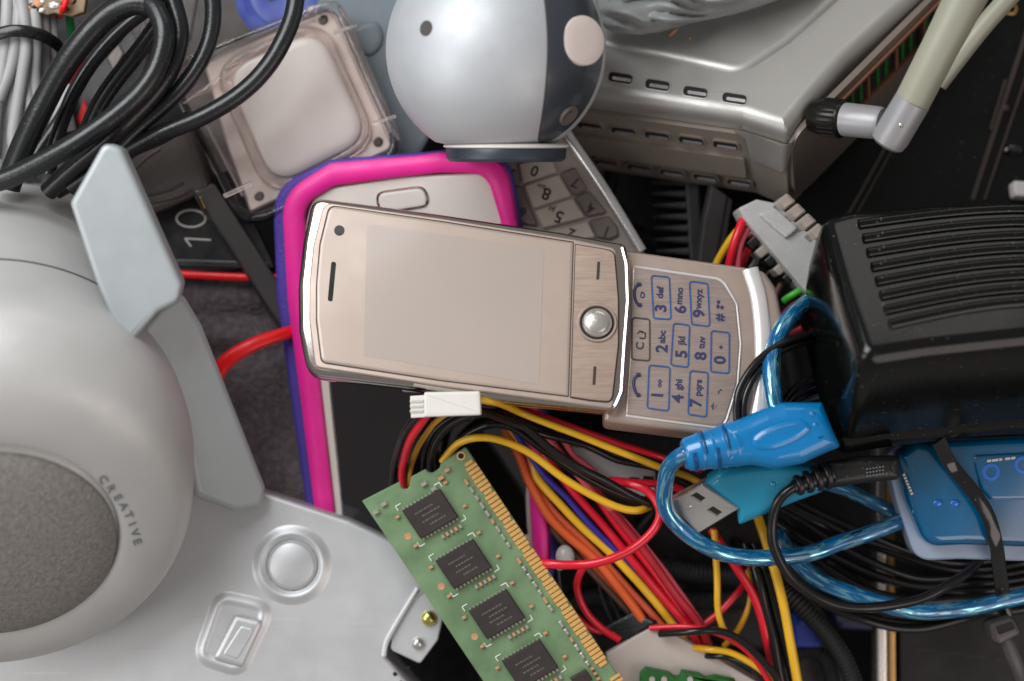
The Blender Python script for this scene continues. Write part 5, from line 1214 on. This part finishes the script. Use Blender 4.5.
# ------------------------------------------------------------------ dark board upper right
t = T('dark_board', 'glossy black circuit board with two dull raised tracks, upper right corner', 'circuit board')
F = Fr(930, 120, -1.9, 0.0, -0.1)
b = B(); b.box([(820, -80), (1150, -80), (1150, 330), (790, 330), (790, 170)], F, -0.15, 0, 0.02); bo_ = b.build('board', 'pcb_black', t)
for (x0, y0, x1, y1, w_) in ((1030, 20, 972, 200, 2.2), (1040, 34, 984, 200, 1.2), (886, 146, 846, 218, 1.6), (893, 148, 853, 220, 1.0), (1005, 80, 990, 130, 1.2)):
    b = B(); dd_ = Vector((x1 - x0, y1 - y0)).normalized() ; pp_ = Vector((-dd_.y, dd_.x)) * w_
    b.loft([(x0 - pp_.x, y0 - pp_.y), (x0 + pp_.x, y0 + pp_.y), (x1 + pp_.x, y1 + pp_.y), (x1 - pp_.x, y1 - pp_.y)], F, [(0, 0), (0, 0.03)]); b.build('track', 'trace' if y1 != 218 and y1 != 220 else 'dark_metal', bo_)
for (x, y) in ((1006, 108),):
    b = B(); b.sphere(F.pt(x, y, 0.02), 0.04, 8, (1, 1, .5)); b.build('solder_blob', 'brownish_plastic', bo_)
b = B(); b.tube([F.pt(1005, 4, 0.03), F.pt(1016, 6, 0.03), F.pt(1014, 14, 0.03), F.pt(1003, 12, 0.03)], 0.015, n=6); b.build('wire_link', 'brass', bo_)
b = B(); b.sphere(F.pt(1013, 150, 0.02), 0.09, 12, (1.2, .7, .5)); b.build('glass_bead', 'black_glass', bo_)
b = B(); b.box([(1013, 180), (1040, 182), (1040, 198), (1015, 196)], F, 0, 0.2, 0.03); b.build('white_block', 'white_part', bo_)
# black filler cables, added so the gaps deep in the heap stay dark
random.seed(11)
DK = [('crossing under the slider phone', 560, 300), ('under the router and phone', 620, 200), ('deep under the diagonal wires', 640, 540), ('deep beside the memory module', 560, 600), ('at the bottom edge, deep', 720, 650), ('deep behind the steel usb plug', 740, 600),
      ('deep left of the coil', 800, 560), ('deep below the clear connector', 780, 330), ('deep in the gap under the black arches', 480, 480), ('deep by the heat sink', 650, 240)]
for i, (wh_, cx, cy) in enumerate(DK):
    a = random.random() * 3.14
    for s_ in (0,):
        dx, dy = math.cos(a) * 90, math.sin(a) * 60
        wire('cable', ('black_thin', 'black_rib')[i % 2], 6 + random.random() * 5, [(cx - dx, cy - dy, -2.5), (cx - dx * .3 + random.uniform(-20, 20), cy - dy * .3 + 15, -2.1), (cx + dx * .4, cy + dy * .4 - 12, -2.2), (cx + dx, cy + dy, -2.6)], 'Dark cable ' + wh_, 'cable', 'dark cables deep in the heap')
t = T('drive_bay', 'black metal cage deep in the gap right of the memory module', 'metal cage')
F = Fr(640, 560, -2.3, 0, 0)
b = B(); b.box([(480, 430), (760, 430), (880, 760), (480, 760)], F, -0.2, 0, 0.03); cg = b.build('side_plate', 'black_plastic', t)  # black filler added behind the wires to keep the gap dark
for (x, y) in ((540, 470), (590, 500), (680, 560), (700, 600)):
    b = B(); b.box([(x, y), (x + 30, y + 4), (x + 28, y + 12), (x - 2, y + 8)], F, 0, 0.06, 0.02); b.build('stamped_rib', 'black_plastic', cg)

for (x, y, r, lb_) in ((673, 32, 0.035, 'longer pale crumb lying on the router top below the plastic bag'), (690, 38, 0.02, 'tiny round pale crumb on the router top below the plastic bag')):
    b = B(); FR = Fr(760, 120, -0.25, 0.20, -0.66); p_ = FR.pt(x, y, 0.05)
    b.sphere(p_, r, 8, (1.9 if r > .03 else 1, 0.7, 0.7), Matrix.Rotation(0.7, 4, 'Z')); b.build('crumb', 'cap_tan', None, lb_, 'crumb')
# ------------------------------------------------------------------ to real size, origins at each thing's base
def kids(o): return [c for c in bpy.data.objects if c.parent == o]
def tree(o):
    out = [o]
    for c in CH.get(o.name, []): out += tree(c)
    return out
CH = {}
for o in list(COL.objects):
    if o.parent: CH.setdefault(o.parent.name, []).append(o)
for root in [o for o in COL.objects if o.parent is None and o.type in ('MESH', 'EMPTY')]:
    tr = tree(root); cs = []
    for o in tr:
        if o.type == 'MESH':
            xs = [v.co for v in o.data.vertices]
            if xs:
                lo = Vector((min(v.x for v in xs), min(v.y for v in xs), min(v.z for v in xs)))
                hi = Vector((max(v.x for v in xs), max(v.y for v in xs), max(v.z for v in xs)))
                cs.append((o, lo, hi))
    LO = Vector((min(c[1].x for c in cs), min(c[1].y for c in cs), min(c[1].z for c in cs)))
    HI = Vector((max(c[2].x for c in cs), max(c[2].y for c in cs), max(c[2].z for c in cs)))
    w = {root.name: Vector(((LO.x + HI.x) / 2, (LO.y + HI.y) / 2, LO.z)) * S}
    for o, lo, hi in cs:
        if o != root: w[o.name] = (lo + hi) / 2 * S
    for o in tr:
        if o.type == 'MESH': o.data.transform(Matrix.Translation(-w[o.name]) @ Matrix.Scale(S, 4))
        o.location = w[o.name] - (w[o.parent.name] if o.parent else Vector())

# ------------------------------------------------------------------ camera and lamps
cam = bpy.data.cameras.new('camera'); co = bpy.data.objects.new('camera', cam); COL.objects.link(co)
cam.sensor_width = 36; cam.lens = 36 * D / 10.24
co.location = (0, 0, D * S); cam.clip_start = 0.01; cam.clip_end = 50
cam.dof.use_dof = True; cam.dof.focus_distance = (D + 0.1) * S; cam.dof.aperture_fstop = 4.8
sc.camera = co
def area(name, loc, to, size, size_y, W, colr):
    l = bpy.data.lights.new(name, 'AREA'); l.shape = 'RECTANGLE'; l.size = size * S; l.size_y = size_y * S
    l.energy = W; l.color = colr
    o = bpy.data.objects.new(name, l); COL.objects.link(o)
    o.location = Vector(loc) * S
    o.rotation_euler = (Vector(to) - Vector(loc)).to_track_quat('-Z', 'Y').to_euler()
area('key_softbox', (-9, 10, 13), (0, 0, 0), 13, 11, 3.4, (0.97, 0.985, 1.0))
area('fill_softbox', (11, -9, 12), (0, -1, 0), 11, 11, 0.75, (1.0, 0.88, 0.83))
area('side_softbox', (-13, -3, 9), (-1, 0, 0), 8, 10, 0.75, (1.0, 0.97, 0.95))
area('back_softbox', (5, 17, 5), (2, 0, 0), 10, 4, 0.18, (1.0, 0.93, 0.90))  # lamp added to put a sheen on the adapter and router tops
w = bpy.data.worlds.new('World'); sc.world = w; w.use_nodes = True
bg = w.node_tree.nodes['Background']; bg.inputs[0].default_value = (1.0, 0.93, 0.90, 1); bg.inputs[1].default_value = 0.25
sc.view_settings.view_transform = 'Standard'; sc.view_settings.look = 'None'
sc.view_settings.exposure = 0.03; sc.view_settings.gamma = 1.0
sc.cycles.use_denoising = True
sc.cycles.max_bounces = 10; sc.cycles.transmission_bounces = 10
